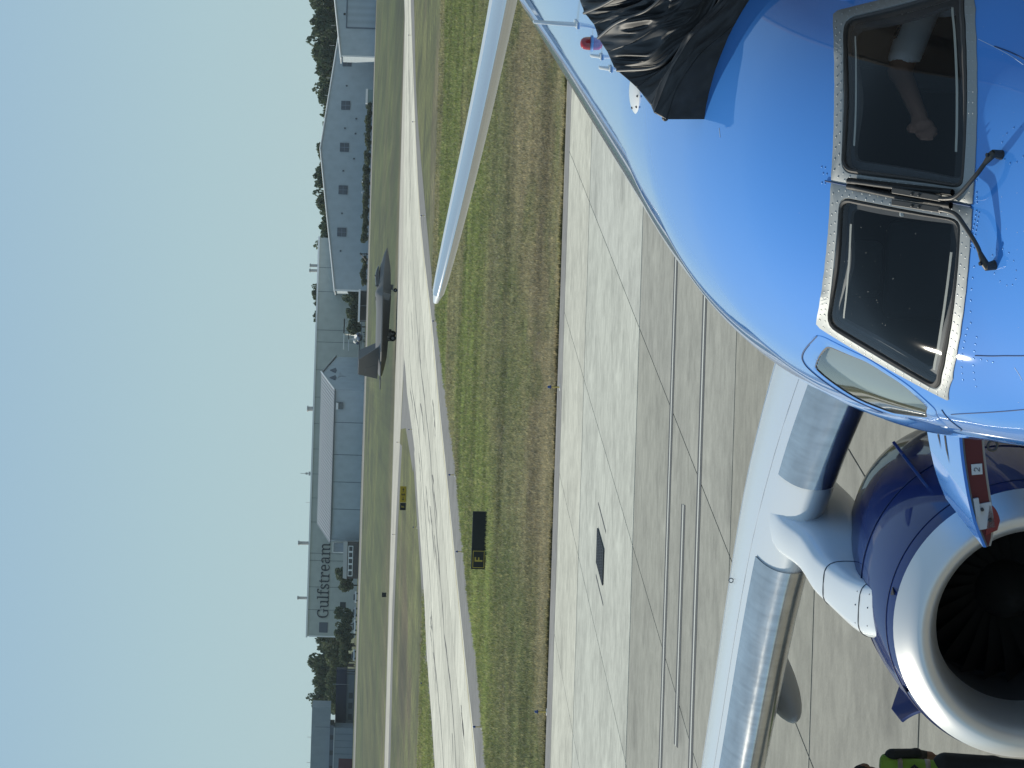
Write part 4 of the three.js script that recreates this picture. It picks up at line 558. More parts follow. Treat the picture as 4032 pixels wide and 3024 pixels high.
// ---------- taxiing stealth fighter ----------
{
  const j = thing('fighter_jet', 'dark grey twin-tailed stealth fighter rolling along the taxiway', 'jet', [.6, .02, -478], 0);
  // local x forward, tail at 0; heading slightly toward the viewer
  j.position.set(8.6, .016, -477); j.rotation.y = -.20;
  const top = std(.155, .153, .150, .5), dark = top, L = 9.3;
  const ST = [ // t from nose, half width, top y, chine y, belly y
    [0, .02, 1.60, 1.57, 1.53], [.8, .28, 1.93, 1.66, 1.38], [2, .62, 2.27, 1.82, 1.15], [3, .85, 2.50, 1.9, 1.02], [4.3, 1.05, 2.62, 1.95, .95], [5.6, 1.25, 2.78, 1.96, .88], [6.1, 1.95, 2.95, 2.0, .85], [7.2, 2.1, 2.88, 2.02, .86], [9, 2.25, 2.75, 2.05, .92], [12, 2.35, 2.73, 2.03, 1.02], [14.5, 2.25, 2.66, 2.0, 1.15], [16.3, 1.85, 2.45, 1.95, 1.45], [17.3, 1.6, 2.2, 1.92, 1.7]];
  const up = [], dn = [], iu = [], idn = []; const n = 8;
  const S = k => pchip(ST.map(s => [s[0], s[k]])), fw = S(1), ft = S(2), fc = S(3), fb = S(4), NS = 70;
  for (let a = 0; a <= NS; a++) { const t = 17.3 * a / NS, x = L - t; for (let i = 0; i <= n; i++) { const u = i / n * 2 - 1; up.push(x, fc(t) + (ft(t) - fc(t)) * Math.pow(1 - Math.abs(u) ** 1.7, .8), u * fw(t)); const fl = Math.min(1, (1 - Math.abs(u)) * 2.2); dn.push(x, fc(t) + (fb(t) - fc(t)) * fl, u * fw(t)); } if (a) for (let i = 0; i < n; i++) { const p = (a - 1) * (n + 1) + i, q = p + n + 1; iu.push(p, p + 1, q, p + 1, q + 1, q); idn.push(p, q, p + 1, p + 1, q, q + 1); } }
  mesh('upper_fuselage', toCreasedNormals(geoFrom(up, iu), .5), top, j); mesh('lower_fuselage', toCreasedNormals(geoFrom(dn, idn), .5), dark, j);
  const slab = (pts, th, tilt) => { const sh = new THREE.Shape(pts.map(p => new THREE.Vector2(...p))); const g = new THREE.ExtrudeGeometry(sh, { depth: th, bevelEnabled: true, bevelSize: .04, bevelThickness: .03, bevelSegments: 1 }); return g; };
  for (const k of [-1, 1]) {
    const w = slab([[3.0, 1.9], [-2.4, 6.8], [-3.6, 6.8], [-5.3, 4.6], [-5.0, 1.9]], .12); w.rotateX(Math.PI / 2); if (k < 0) w.scale(1, 1, -1); w.translate(0, 2.02, 0); mesh('wing', w, top, j);
    const s = slab([[-5.4, 1.7], [-7.9, 4.3], [-9.2, 4.2], [-9.4, 2.9], [-8.2, 1.6]], .08); s.rotateX(Math.PI / 2); if (k < 0) s.scale(1, 1, -1); s.translate(0, 1.98, 0); mesh('tailplane', s, top, j);
    const f = slab([[-3.9, 0], [-5.45, 2.95], [-7.45, 2.95], [-8.25, .1]], .12); f.translate(0, 0, -.06); f.rotateX(k * .48); f.translate(0, 2.28, k * 1.75); const fin = mesh('tail_fin', f, dark, j);
    const rd = slab([[-6.3, .2], [-6.75, 2.0], [-7.45, 2.0], [-7.9, .3]], .02); rd.translate(0, 0, k > 0 ? .095 : -.115); rd.rotateX(k * .48); rd.translate(0, 2.28, k * 1.75); mesh('rudder', rd, dark, fin);
    const ink = box(.9, 1.0, .35, 3.0, 1.5, k * 1.72, 0, -.25); mesh('intake', ink, dark, j);
  }
  const cp = new THREE.SphereGeometry(1, 24, 14, 0, Math.PI * 2, 0, Math.PI / 2); cp.scale(1.6, .50, .50); cp.translate(5.2, 2.54, 0); const cpm = mesh('cockpit_canopy', cp, phys(.06, .055, .045, .06, .3, { clearcoat: 1 }), j);
  mesh('canopy_frame', merge([box(.10, .5, .9, 4.1, 2.75, 0)]), dark, cpm); mesh('pilot_helmet', (() => { const g = new THREE.SphereGeometry(.17, 12, 10); g.translate(5.4, 2.98, 0); return g; })(), std(.04, .04, .045, .5), cpm);
  mesh('spine_vent', box(.5, .02, .4, 2.4, 2.83, .5, 0, .06, .35), std(.02, .02, .02, .7), j);
  const wheel = (x, z, r, w) => { const u = new THREE.Group(); u.name = 'landing_gear'; j.add(u); const t = new THREE.TorusGeometry(r * .68, r * .32, 12, 28); t.scale(1, 1, w); t.translate(x, r, z); mesh('tyre', t, std(.016, .016, .017, .9), u); const h = new THREE.CylinderGeometry(r * .42, r * .42, .16, 20); h.rotateX(Math.PI / 2); h.translate(x, r, z); mesh('hub', h, std(.25, .25, .25, .5, .3), u); mesh('strut', merge([cyl(.05, .06, V(x, r, z * .92), V(x + .15, 1.4, z * .8), 8), cyl(.03, .03, V(x - .25, .95, z * .85), V(x, r + .1, z * .9), 6)]), std(.5, .5, .5, .5), u); };
  wheel(3.55, .0, .28, .9); wheel(-2.7, 1.6, .44, 1); wheel(-2.7, -1.6, .44, 1);
  for (const k of [-1, 1]) { const dr = box(1.2, .8, .05, -2.6, 1.0, k * 1.25, 0, 0, k * .25); mesh('gear_door', dr, dark, j); }
  mesh('gear_door', box(.7, .35, .04, 4.0, .75, .3), dark, j);
}
const ORD = ['first', 'second', 'third', 'fourth', 'fifth', 'sixth', 'seventh', 'eighth', 'ninth', 'tenth', 'eleventh', 'twelfth', 'thirteenth', 'fourteenth', 'fifteenth', 'sixteenth', 'seventeenth', 'eighteenth', 'nineteenth', 'twentieth', 'twenty-first', 'twenty-second', 'twenty-third', 'twenty-fourth'];
// ---------- airfield signs and lights ----------
const font = await new FontLoader().loadAsync('fonts/droid/droid_sans_bold.typeface.json');
const serif = await new FontLoader().loadAsync('fonts/droid/droid_serif_regular.typeface.json');
function text(str, size, depth, f = font) { const g = new TextGeometry(str, { font: f, size, depth, curveSegments: 5, bevelEnabled: false }); g.computeBoundingBox(); const b = g.boundingBox; g.translate(-(b.max.x + b.min.x) / 2, -(b.max.y + b.min.y) / 2, 0); return g; }
const SIGNBLACK = std(.010, .011, .013, .5), SIGNYEL = std(.50, .33, .02, .55), LETTERYEL = std(.52, .38, .06, .55);
{
  const g = thing('taxiway_sign', 'long black taxiway sign with yellow framed letter F in the grass', 'sign', [-6.78, 0, -153], -.05);
  mesh('housing', rbox(2.5, .62, .18, .02, 0, .36, 0), SIGNBLACK, g);
  mesh('location_panel', box(.80, .56, .012, -.82, .36, .096), std(.014, .015, .017, .35), g);
  const fr = new THREE.Shape(); fr.moveTo(-.37, -.25); fr.lineTo(.37, -.25); fr.lineTo(.37, .25); fr.lineTo(-.37, .25); const h = new THREE.Path(); h.moveTo(-.345, -.225); h.lineTo(-.345, .225); h.lineTo(.345, .225); h.lineTo(.345, -.225); fr.holes.push(h);
  const fg = new THREE.ExtrudeGeometry(fr, { depth: .004, bevelEnabled: false }); fg.translate(-.82, .36, .103); mesh('yellow_border', fg, LETTERYEL, g);
  const t = text('F', .34, .006); t.translate(-.82, .36, .103); mesh('letter', t, LETTERYEL, g);
  mesh('dark_panel', box(1.62, .56, .012, .41, .36, .096), std(.010, .014, .020, .25), g);
  for (const x of [-1.1, -.4, .3, 1.1]) mesh('leg', cyl(.03, .03, V(x, 0, 0), V(x, .08, 0), 8), std(.3, .3, .3, .6), g);
}
{
  const g = thing('taxiway_sign', 'small black and yellow taxiway sign with letter E and arrows', 'sign', [-11.9, 0, -356], 0);
  mesh('location_panel', rbox(.74, .58, .16, .02, -.72, .36, 0), SIGNBLACK, g); const a = text('F', .30, .01); a.translate(-.72, .36, .09); mesh('letter', a, LETTERYEL, g);
  mesh('direction_panel', rbox(1.62, .62, .16, .02, .50, .37, 0), SIGNYEL, g); const e = text('E', .32, .01); e.translate(.50, .37, .09); mesh('letter', e, SIGNBLACK, g);
  for (const k of [-1, 1]) { const s = new THREE.Shape(); s.moveTo(0, -.025); s.lineTo(.22, -.025); s.lineTo(.22, -.10); s.lineTo(.36, 0); s.lineTo(.22, .10); s.lineTo(.22, .025); s.lineTo(0, .025); const ag = new THREE.ExtrudeGeometry(s, { depth: .01, bevelEnabled: false }); if (k < 0) ag.rotateZ(Math.PI); ag.translate(.5 + k * .26, .37, .09); mesh('arrow', ag, SIGNBLACK, g); }
  for (const x of [-.9, -.5, 0, 1.0]) mesh('leg', cyl(.03, .03, V(x, 0, 0), V(x, .1, 0), 8), std(.3, .3, .3, .6), g);
}
{ const g = thing('marker_box', 'small dark equipment box on legs in the far grass', 'box', [-29.5, 0, -488], 0); mesh('cabinet', rbox(.6, .55, .5, .03, 0, .38, 0), std(.02, .021, .023, .6), g); for (const x of [-.22, .22]) mesh('leg', cyl(.03, .03, V(x, 0, 0), V(x, .15, 0), 6), std(.2, .2, .2, .6), g); mesh('lid', rbox(.66, .05, .56, .015, 0, .67, 0), std(.03, .03, .032, .6), g); }
// elevated edge lights
{
  const stem = new THREE.CylinderGeometry(.022, .022, .26, 8); stem.translate(0, .15, 0); const base = new THREE.CylinderGeometry(.10, .12, .03, 14); base.translate(0, .012, 0);
  const head = new THREE.LatheGeometry([[.028, .26], [.05, .27], [.055, .30], [.042, .315], [.04, .36], [.02, .375], [0, .378]].map(p => new THREE.Vector2(...p)), 14);
  const M = [std(.50, .38, .10, .6), std(.55, .55, .53, .7), phys(.01, .03, .16, .1, 0, { clearcoat: 1 })];
  const places = [['standing at the apron edge level with the cockpit roof', -.05, -103.6], ['standing at the apron edge near the left of the view', -9.69, -105.1], ['at the taxiway shoulder nearest the left edge', -14.81, -152.8], ['at the taxiway shoulder above the long black sign', -8.75, -183.5], ['at the taxiway shoulder right of the long black sign', -5.25, -201], ['at the taxiway shoulder below the fighter wheels', 4.3, -252.4], ['at the taxiway shoulder below the fighter nose', 14.4, -309], ['at the taxiway shoulder under the hangar windows', 27.2, -373], ['at the taxiway shoulder farthest to the right', 41.2, -423.5], ['on the grass island near the small yellow sign', -4.62, -337], ['on the grass island edge beyond the small sign', -18.44, -425], ['at the inner taxiway edge below the small sign', -12.4, -301], ['at the inner taxiway edge nearest the left border', -21.6, -254], ['on the cross taxiway edge by the taxiway fork', -7.2, -414]];
  places.forEach(([w, x, z], i) => { const g = thing('edge_light', `small blue taxiway edge light ${w}`, 'light', [x, .01, z], 0, 'taxiway edge lights'); mesh('base_plate', base, M[1], g); mesh('stem', stem, M[0], g); mesh('lens', head, M[2], g); });
}

// ---------- far buildings ----------
const clad = (r, g, b) => std(r, g, b, .7, 0, { map: cladTex });
const cladTex = tex(256, (u, v) => { const k = .93 + .03 * Math.sin(u * Math.PI * 2 * 16) + .08 * (fbm(u * 4, v * 4, 401, 4, 4) - .5); return [k, k, k]; });
const HBLUE = clad(.49, .56, .60), GREYG = clad(.52, .55, .51), TRIM = std(.80, .80, .78, .6), LOUVRE = std(.10, .12, .15, .7);
function uvWall(g, t = 8) { const p = g.attributes.position, n = g.attributes.normal, uv = g.attributes.uv; for (let i = 0; i < p.count; i++) uv.setXY(i, (Math.abs(n.getX(i)) > .7 ? p.getZ(i) : p.getX(i)) / t, p.getY(i) / t); return g; }
function prism(pts, d) { const g = new THREE.ExtrudeGeometry(new THREE.Shape(pts.map(p => new THREE.Vector2(...p))), { depth: d, bevelEnabled: false }); g.translate(0, 0, -d); return uvWall(g); }
function beam(a, b, r) { return cyl(r, r, a, b, 4); }
{ // wide gabled hangar behind the fighter
  const g = thing('hangar', 'wide blue-grey gabled hangar with five square louvred windows', 'hangar', [0, 0, -1420]);
  mesh('wall', prism([[35.2, 0], [35.2, 12.6], [91.7, 20.1], [149, 12.6], [149, 0]], 70), HBLUE, g);
  mesh('roof', prism([[34.6, 12.55], [34.6, 12.95], [91.7, 20.5], [149.6, 12.95], [149.6, 12.55], [91.7, 20.12]], 70.6), std(.5, .52, .53, .6), g);
  mesh('gable_trim', merge([beam(V(34.6, 12.8, .35), V(91.7, 20.35, .35), .32), beam(V(91.7, 20.35, .35), V(149.6, 12.8, .35), .32)]), TRIM, g); mesh('corner_trim', box(.75, 12.6, .4, 35.3, 6.3, .25), TRIM, g);
  for (const x of [126.5, 109.2, 92.4, 75.4, 58.5]) { const w = mesh('window', box(3.5, 3.6, .3, x, 10.75, .2), LOUVRE, g); mesh('mullion', box(.12, 3.6, .1, x, 10.75, .42), std(.3, .34, .4, .7), w); mesh('mullion', box(3.5, .12, .1, x, 10.75, .43), std(.3, .34, .4, .7), w); for (let k = 1; k < 8; k++) mesh('louvre', box(3.3, .1, .12, x, 9.0 + k * .44, .40), std(.16, .19, .23, .7), w); }
  for (const [x, y] of [[117, 9.4], [100, 9.6], [83, 9.7], [66, 9.7], [51, 9.8], [104, 5.2], [98, 5.3], [88, 5.6]]) mesh('wall_lamp', rbox(.6, .7, .4, .1, x, y + 1.2, .2), std(.09, .11, .13, .7), g);
  for (const x of [113, 120, 133, 141]) mesh('roof_mast', cyl(.08, .08, V(x, 16, -1), V(x, 19.4 - (x - 110) * .06, -1), 6), std(.5, .5, .5, .5), g);
}
{
  const g = thing('hangar', 'blue-grey hangar with white roof edge and large door at the far right', 'hangar', [0, 0, -1385]);
  mesh('wall', prism([[125.6, 0], [125.6, 12.9], [160, 17.5], [195, 12.9], [195, 0]], 26), HBLUE, g);
  mesh('roof', prism([[125, 12.9], [125, 13.3], [160, 18], [195.6, 13.3], [195.6, 12.9], [160, 17.6]], 26.5), std(.5, .52, .53, .6), g);
  mesh('gable_trim', merge([beam(V(125, 13.1, .3), V(160, 17.8, .3), .3)]), TRIM, g); mesh('corner_trim', box(.6, 12.9, .4, 125.7, 6.45, .25), TRIM, g);
  const d = mesh('hangar_door', box(44, 11.0, .2, 159, 5.6, .12), clad(.44, .505, .55), g); mesh('door_frame', merge([box(.5, 11.3, .3, 136.8, 5.65, .2), box(44.6, .5, .3, 159, 11.3, .2)]), std(.13, .16, .2, .7), d);
  mesh('wall_lamp', rbox(.8, .8, .5, .1, 142, 12.2, .3), DARK, g);
}
{
  const g = thing('lean_to_shed', 'small white-topped shed against the wide gabled hangar', 'shed', [111.8, 0, -1405]);
  mesh('wall', box(5.2, 2.2, 4, 0, 1.1, 0), std(.22, .30, .30, .6), g); mesh('roof', prism([[-2.9, 2.1], [-2.9, 2.9], [2.9, 2.9], [2.9, 2.1]], 4.6).translate(0, 0, 2.3), TRIM, g);
}
{ // long flat-roofed hangar carrying the lettering
  const g = thing('hangar', 'long flat-roofed grey hangar with tall dark Gulfstream lettering', 'hangar', [0, 0, -1480]);
  mesh('wall', uvWall(box(166, 20.2, 60, -24.6, 10.1, -30)), GREYG, g);
  mesh('parapet', merge([box(167, .7, 61, -24.6, 20.3, -30)]), TRIM, g); mesh('corner_trim', box(.6, 19, .4, -107.5, 9.8, .2), TRIM, g);
  for (const x of [-73, -76, -87, -96.5, -60, -50, -40, -29.6, -19, -8, 3.4, 15, 20, 36, 46]) mesh('panel_joint', box(.18, 16, .08, x, 12, .04), std(.12, .14, .15, .8), g);
  mesh('window', box(4.2, 3.6, .2, -103.8, 13.4, .1), LOUVRE, g); mesh('window', box(2.6, 2.4, .2, -94.3, 5.6, .1), std(.03, .035, .04, .4), g);
  const t = text('Gulfstream', 4.0, .3, serif); t.computeBoundingBox(); const bb = t.boundingBox; t.scale(31.2 / (bb.max.x - bb.min.x), 5.0 / (bb.max.y - bb.min.y), 1); t.translate(-84.2, 14.05, .05); mesh('lettering', t, std(.018, .026, .040, .6), g);
  for (const [x, w, h] of [[-69.1, 1.5, 4.0], [-92, 1.2, 3.6], [-13, 1.9, 2.0], [46.8, 1.2, 2.8], [44.7, 1.2, 2.9]]) { const v = mesh('roof_vent', cyl(w / 2, w / 2, V(x, 20.5, -4), V(x, 20.6 + h, -4), 12), std(.30, .31, .30, .7), g); mesh('vent_cap', cyl(w * .75, w * .6, V(x, 20.6 + h, -4), V(x, 21.1 + h, -4), 12), std(.27, .28, .27, .7), v); }
  mesh('roof_mast', merge([cyl(.16, .1, V(-40, 20.4, -3), V(-40, 25, -3), 6), box(1.6, .8, .4, -40, 21.2, -3), box(.9, .9, .4, -40, 22.4, -3)]), std(.26, .28, .28, .7), g);
  mesh('roof_mast', cyl(.1, .1, V(-52, 20.4, -3), V(-52, 22.4, -3), 6), std(.4, .4, .4, .7), g);
}
{ // ribbed-roof workshop, turned so that its right gable shows
  const a = -.35, W = 63.5, D = 38; const g = thing('workshop_building', 'blue-grey workshop with ribbed white metal roof and bird emblem on gable', 'building', [-4.4, 0, -1382], a);
  mesh('wall', uvWall(box(W, 11.2, D, -W / 2, 5.6, -D / 2)), HBLUE, g);
  mesh('gable_wall', (() => { const q = prism([[0, 11.2], [D / 2, 16.4], [D, 11.2]], W - .2); q.rotateY(Math.PI / 2); q.translate(-.1, 0, 0); return q; })(), HBLUE, g);
  const roof = mesh('roof', (() => { const q = prism([[-.6, 11.2], [-.6, 11.5], [D / 2, 16.9], [D + .6, 11.5], [D + .6, 11.2], [D / 2, 16.5]], W + 1); q.rotateY(Math.PI / 2); q.translate(.5, 0, 0); return q; })(), std(.30, .31, .32, .5), g);
  const ribs = []; for (let k = 0; k <= 44; k++) { const x = .5 - (W + 1) * k / 44; ribs.push(cyl(.22, .22, V(x, 11.62, .5), V(x, 16.95, -D / 2), 4)); } mesh('roof_rib', merge(ribs), std(.44, .455, .465, .5), roof).userData.kind = 'stuff';
  mesh('verge_trim', beam(V(.5, 11.6, .5), V(.5, 17, -D / 2), .35), TRIM, roof);
  mesh('gutter', box(W + 1, .4, .4, -W / 2, 11.3, .6), std(.10, .12, .14, .7), roof);
  for (const x of [-13.5, -27, -38.5, -50]) mesh('panel_joint', box(.2, 11, .1, x, 5.5, .05), std(.11, .14, .18, .8), g);
  mesh('corner_trim', box(.5, 11.2, .4, -W + .25, 5.6, .25), std(.5, .53, .55, .6), g);
  const ac = mesh('wall_unit', box(2.6, 2.3, .8, -6.4, 9.2, .4), std(.13, .15, .16, .7), g); mesh('hood', box(2.6, .9, 1.2, -6.4, 10.3, .6), TRIM, ac);
  for (const z of [-22, -13.5]) { const s = new THREE.Shape(); s.moveTo(-2.8, 0); s.lineTo(0, 2.3); s.lineTo(2.8, 0); s.lineTo(0, -.5); const w = new THREE.ExtrudeGeometry(s, { depth: .15, bevelEnabled: false }); w.rotateY(Math.PI / 2); w.translate(.02, 11.4, z); mesh('emblem_wing', w, LOUVRE, g); }
  const bird = new THREE.Shape(); bird.moveTo(-3.4, .8); bird.quadraticCurveTo(-1, 1.0, .2, .2); bird.quadraticCurveTo(2.2, .6, 3.6, -.2); bird.quadraticCurveTo(1.6, -.4, .6, -.8); bird.quadraticCurveTo(-.6, -1.6, -1.6, -2.6); bird.quadraticCurveTo(-1.2, -.9, -.8, -.4); bird.quadraticCurveTo(-2.2, .2, -3.4, .8); const bg = new THREE.ExtrudeGeometry(bird, { depth: .12, bevelEnabled: false }); bg.rotateY(Math.PI / 2); bg.translate(.03, 9.6, -16.5); mesh('emblem_bird', bg, std(.36, .40, .43, .7), g);
}
{
  const g = thing('annex_building', 'low annex with white framed window row beside the ribbed-roof workshop', 'building', [0, 0, -1398]);
  mesh('wall', box(14, 4.6, 10, -71.5, 2.3, -5), std(.10, .085, .08, .8), g); mesh('upper_wall', box(3.6, 5.2, 8, -66.6, 7.6, -5), clad(.30, .34, .38), g); mesh('trim', merge([box(3.8, .3, .3, -66.6, 10.2, -.8), box(.3, 5.2, .3, -68.4, 7.6, -.8)]), TRIM, g);
  mesh('roof', prism([[-78.8, 4.5], [-78.4, 6.0], [-64, 6.2], [-64, 4.5]], 10.5).translate(0, 0, .3), std(.5, .5, .49, .6), g);
  const wr = mesh('window_row', box(12, 1.9, .2, -71.6, 3.2, .1), TRIM, g); for (let k = 0; k < 5; k++) mesh('pane', box(1.7, 1.3, .1, -76.4 + k * 2.4, 3.2, .2), std(.03, .04, .05, .15), wr);
}
{
  const g = thing('hangar', 'stepped grey-blue hangar with dark red door at the left edge', 'hangar', [0, 0, -1400]);
  mesh('upper_wall', uvWall(box(60, 7.4, 30, -160, 12.8, -18)), clad(.30, .345, .38), g); mesh('clerestory', box(54, 1.8, 24, -163.8, 8.3, -13), std(.09, .11, .14, .5), g); for (const x of [-141.5, -147.6, -153.6]) mesh('clerestory_pane', box(1.8, 1.5, .1, x, 8.3, -.92), std(.03, .035, .045, .3), g);
  mesh('lower_wall', uvWall(box(60, 7.4, 20, -167.5, 3.7, -10)), clad(.25, .295, .34), g); mesh('eave_trim', box(60, .35, .3, -167.5, 7.5, .1), std(.5, .53, .55, .6), g);
  for (const x of [-140, -142.6, -145.2, -147.8]) mesh('panel_joint', box(.16, 7, .1, x, 3.6, .05), std(.12, .145, .17, .8), g);
  mesh('roller_door', box(10, 5.4, .2, -154.6, 2.7, .12), std(.085, .022, .034, .6), g); mesh('drain_pipe', cyl(.12, .12, V(-137.4, 0, -.0), V(-137.4, 15, 0), 6), std(.12, .14, .16, .7), g);
  for (const x of [-142, -152]) mesh('roof_mast', cyl(.08, .08, V(x, 16.4, -5), V(x, 18, -5), 5), std(.3, .3, .3, .7), g);
}
{ const g = thing('low_building', 'dark navy banded low building between trees and stepped hangar', 'building', [0, 0, -1425]); mesh('band', uvWall(box(24, 4.2, 10, -128.5, 5.2, -5)), std(.012, .020, .055, .6), g); mesh('wall', uvWall(box(23, 3.2, 9, -128.4, 1.55, -5)), clad(.22, .26, .29), g); mesh('canopy_post', cyl(.12, .12, V(-122.5, 2, .4), V(-122.5, 8.6, .4), 6), std(.35, .37, .4, .6), g); for (const x of [-127, -131, -135.5]) mesh('window', box(2.4, 1.6, .1, x, 1.4, -.45), std(.05, .06, .07, .3), g); }
// parked business jets seen tail-on between the buildings
function bizjet(label, x, z, turn, sc, col, k) {
  const g = thing('parked_jet', label, 'jet', [x, 0, z], turn, 'parked business jets'); g.scale.setScalar(sc); const m = std(...col, .35);
  const f = new THREE.LatheGeometry([[0, -11], [.35, -10.4], [.9, -8], [1.2, -5], [1.25, 3], [1.1, 6], [.7, 8.4], [.05, 10.5]].map(p => new THREE.Vector2(...p)), 20); f.rotateX(Math.PI / 2); f.translate(0, 2.5, 0); mesh('fuselage', f, m, g);
  const w = new THREE.Shape(); w.moveTo(0, 2); w.lineTo(9.5, -2.6); w.lineTo(9.5, -3.8); w.lineTo(0, -3.2); for (const s of [-1, 1]) { const q = new THREE.ExtrudeGeometry(w, { depth: .2, bevelEnabled: false }); q.rotateX(Math.PI / 2); q.scale(s, 1, -1); q.translate(0, 1.9, 0); mesh('wing', q, m, g); const e = new THREE.CapsuleGeometry(.65, 2.6, 6, 12); e.rotateX(Math.PI / 2); e.translate(s * 1.9, 3.3, -6); mesh('engine', e, m, g); }
  const fn = new THREE.Shape(); fn.moveTo(6.2, 3.3); fn.lineTo(9.3, 7.2); fn.lineTo(11.2, 7.2); fn.lineTo(10, 3.0); const fg = new THREE.ExtrudeGeometry(fn, { depth: .3, bevelEnabled: false }); fg.rotateY(Math.PI / 2); fg.translate(-.15, 0, 0); mesh('tail_fin', fg, TRIM, g);
  const sb = new THREE.Shape(); sb.moveTo(0, 9.0); sb.lineTo(5.2, 10.6); sb.lineTo(5.2, 11.5); sb.lineTo(0, 11.4); for (const s of [-1, 1]) { const q = new THREE.ExtrudeGeometry(sb, { depth: .32, bevelEnabled: false }); q.rotateX(Math.PI / 2); q.scale(s, 1, 1); q.translate(0, 7.35, -20.5); q.scale(1, 1, 1); mesh('tailplane', q, TRIM, g); }
  for (const [a, b] of [[0, 7], [-1.6, -2], [1.6, -2]]) mesh('wheel', cyl(.4, .4, V(a - .12, .4, b), V(a + .12, .4, b), 14), DARK, g);
}
bizjet('white T-tailed jet parked tail-on beside the wide gabled hangar', 16.6, -1412, Math.PI - .1, .92, [.10, .13, .20], 0);
bizjet('white T-tailed jet parked deeper between workshop and hangar', 17, -1455, Math.PI + .1, 1.2, [.6, .62, .64], 1);
bizjet('white jet parked behind the navy low building', -137, -1440, Math.PI / 2, 1.05, [.72, .73, .74], 2);
{ const g = thing('carport', 'white edged carport roof beside the wide gabled hangar', 'carport', [29, 0, -1400]); mesh('roof', box(12.8, .7, 8, 0, 2.9, -2), TRIM, g); for (const x of [-5.8, 0, 5.8]) mesh('post', cyl(.12, .12, V(x, 0, 1), V(x, 2.6, 1), 6), std(.3, .3, .3, .6), g); mesh('back_wall', box(12.4, 2.5, .2, 0, 1.3, -5.8), std(.12, .12, .12, .8), g); }
{ const g = thing('stair_truck', 'black wheeled access stand parked before the wide gabled hangar', 'vehicle', [48.2, 0, -1400], .1); mesh('frame', merge([box(3.2, .25, 1.6, 0, .7, 0), beam(V(-1.4, .8, .7), V(1.2, 2.9, .7), .12), beam(V(-1.4, .8, -.7), V(1.2, 2.9, -.7), .12), beam(V(1.2, .8, .7), V(1.2, 3.4, .7), .12), beam(V(1.2, .8, -.7), V(1.2, 3.4, -.7), .12), beam(V(-.4, 1.6, .7), V(1.2, 1.6, .7), .1)]), std(.015, .016, .018, .6), g); mesh('platform', box(1.2, .2, 1.6, 1.2, 2.9, 0), std(.02, .02, .022, .6), g); for (const x of [-1, 1]) mesh('wheel', cyl(.35, .35, V(x, .35, .7), V(x, .35, .95), 12), DARK, g); }
const vehicle = (name, label, x, z, col, L = 4.4) => { const g = thing(name, label, 'vehicle', [x, 0, z], .1, 'vehicles parked by the hangars'); mesh('body', rbox(L, .75, 1.8, .18, 0, .72, 0), std(...col, .35), g); mesh('cabin', rbox(L * .55, .65, 1.6, .2, -.1, 1.35, 0), std(.04, .05, .06, .15), g); for (const a of [-1, 1]) mesh('wheel', cyl(.33, .33, V(a * L * .31, .33, .72), V(a * L * .31, .33, .95), 12), DARK, g); };
vehicle('parked_car', 'white car parked left of the annex window row', -84, -1370, [.7, .7, .7]); vehicle('parked_car', 'silver car parked below the Gulfstream lettering', -90, -1372, [.45, .47, .5]); vehicle('parked_van', 'white van parked under the trees by the lettering', -95.5, -1374, [.72, .72, .7], 5.2); vehicle('parked_car', 'pale car parked by the dark fence posts', -106, -1365, [.5, .52, .54]);
for (let k = 0; k < 6; k++) { const g = thing('fence_post', `dark upright post beside the navy building, ${ORD[k]} from the right`, 'post', [-110.3 - k * .95, 0, -1386], 0, 'dark posts beside the navy building'); mesh('shaft', cyl(.16, .14, V(0, 0, 0), V(0, 3.3 + .3 * (k % 2), 0), 6), std(.012, .013, .015, .7), g); mesh('cap', rbox(.42, .2, .42, .04, 0, 3.5 + .3 * (k % 2), 0), std(.02, .02, .022, .7), g); }
for (const [x, z, w] of [[73.7, -1402, 'left'], [77.9, -1402, 'right']]) { const g = thing('lamp_bollard', `short lamp post with white head, ${w} one of the hangar pair`, 'lamp', [x, 0, z], 0, 'lamp posts before the gabled hangar'); mesh('post', cyl(.1, .1, V(0, 0, 0), V(0, 3.1, 0), 6), DARK, g); mesh('lamp_head', rbox(.7, .4, .5, .08, 0, 3.2, 0), TRIM, g); }

// ---------- trees and shrubs at the far side ----------
const leafMats = [[.062, .090, .044], [.072, .102, .048], [.085, .110, .052], [.100, .128, .056]].map(c => phys(...c, 1, 0, { transmission: .35, thickness: 0 }));
function crownGeo(seed, n, wild) {
  const r = rng(seed), pos = [], idx = []; const clumps = []; for (let i = 0; i < 22; i++) { const a = r() * 6.283, v = r() * 2 - 1, q = .35 + .65 * Math.sqrt(r()); clumps.push([Math.cos(a) * Math.sqrt(1 - v * v) * q * .8, v * q * .78, Math.sin(a) * Math.sqrt(1 - v * v) * q * .8, .22 + r() * .2]); }
  for (let k = 0; k < n; k++) { const c = clumps[k % clumps.length], a = r() * 6.283, v = r() * 2 - 1, q = c[3] * Math.cbrt(.25 + .75 * r()), x = c[0] + Math.cos(a) * Math.sqrt(1 - v * v) * q, y = c[1] + v * q, z = c[2] + Math.sin(a) * Math.sqrt(1 - v * v) * q; const s = .05 + r() * .06, b = pos.length / 3, t1 = V(r() - .5, r() - .5, r() - .5).normalize(), t2 = V(r() - .5, r() - .5, r() - .5).cross(t1).normalize(); for (const [i, j] of [[-1, -.6], [1, -.6], [.7, .9], [-.7, .9]]) pos.push(x + t1.x * i * s + t2.x * j * s, y + t1.y * i * s + t2.y * j * s, z + t1.z * i * s + t2.z * j * s); idx.push(b, b + 1, b + 2, b, b + 2, b + 3); }
  return geoFrom(pos, idx);
}
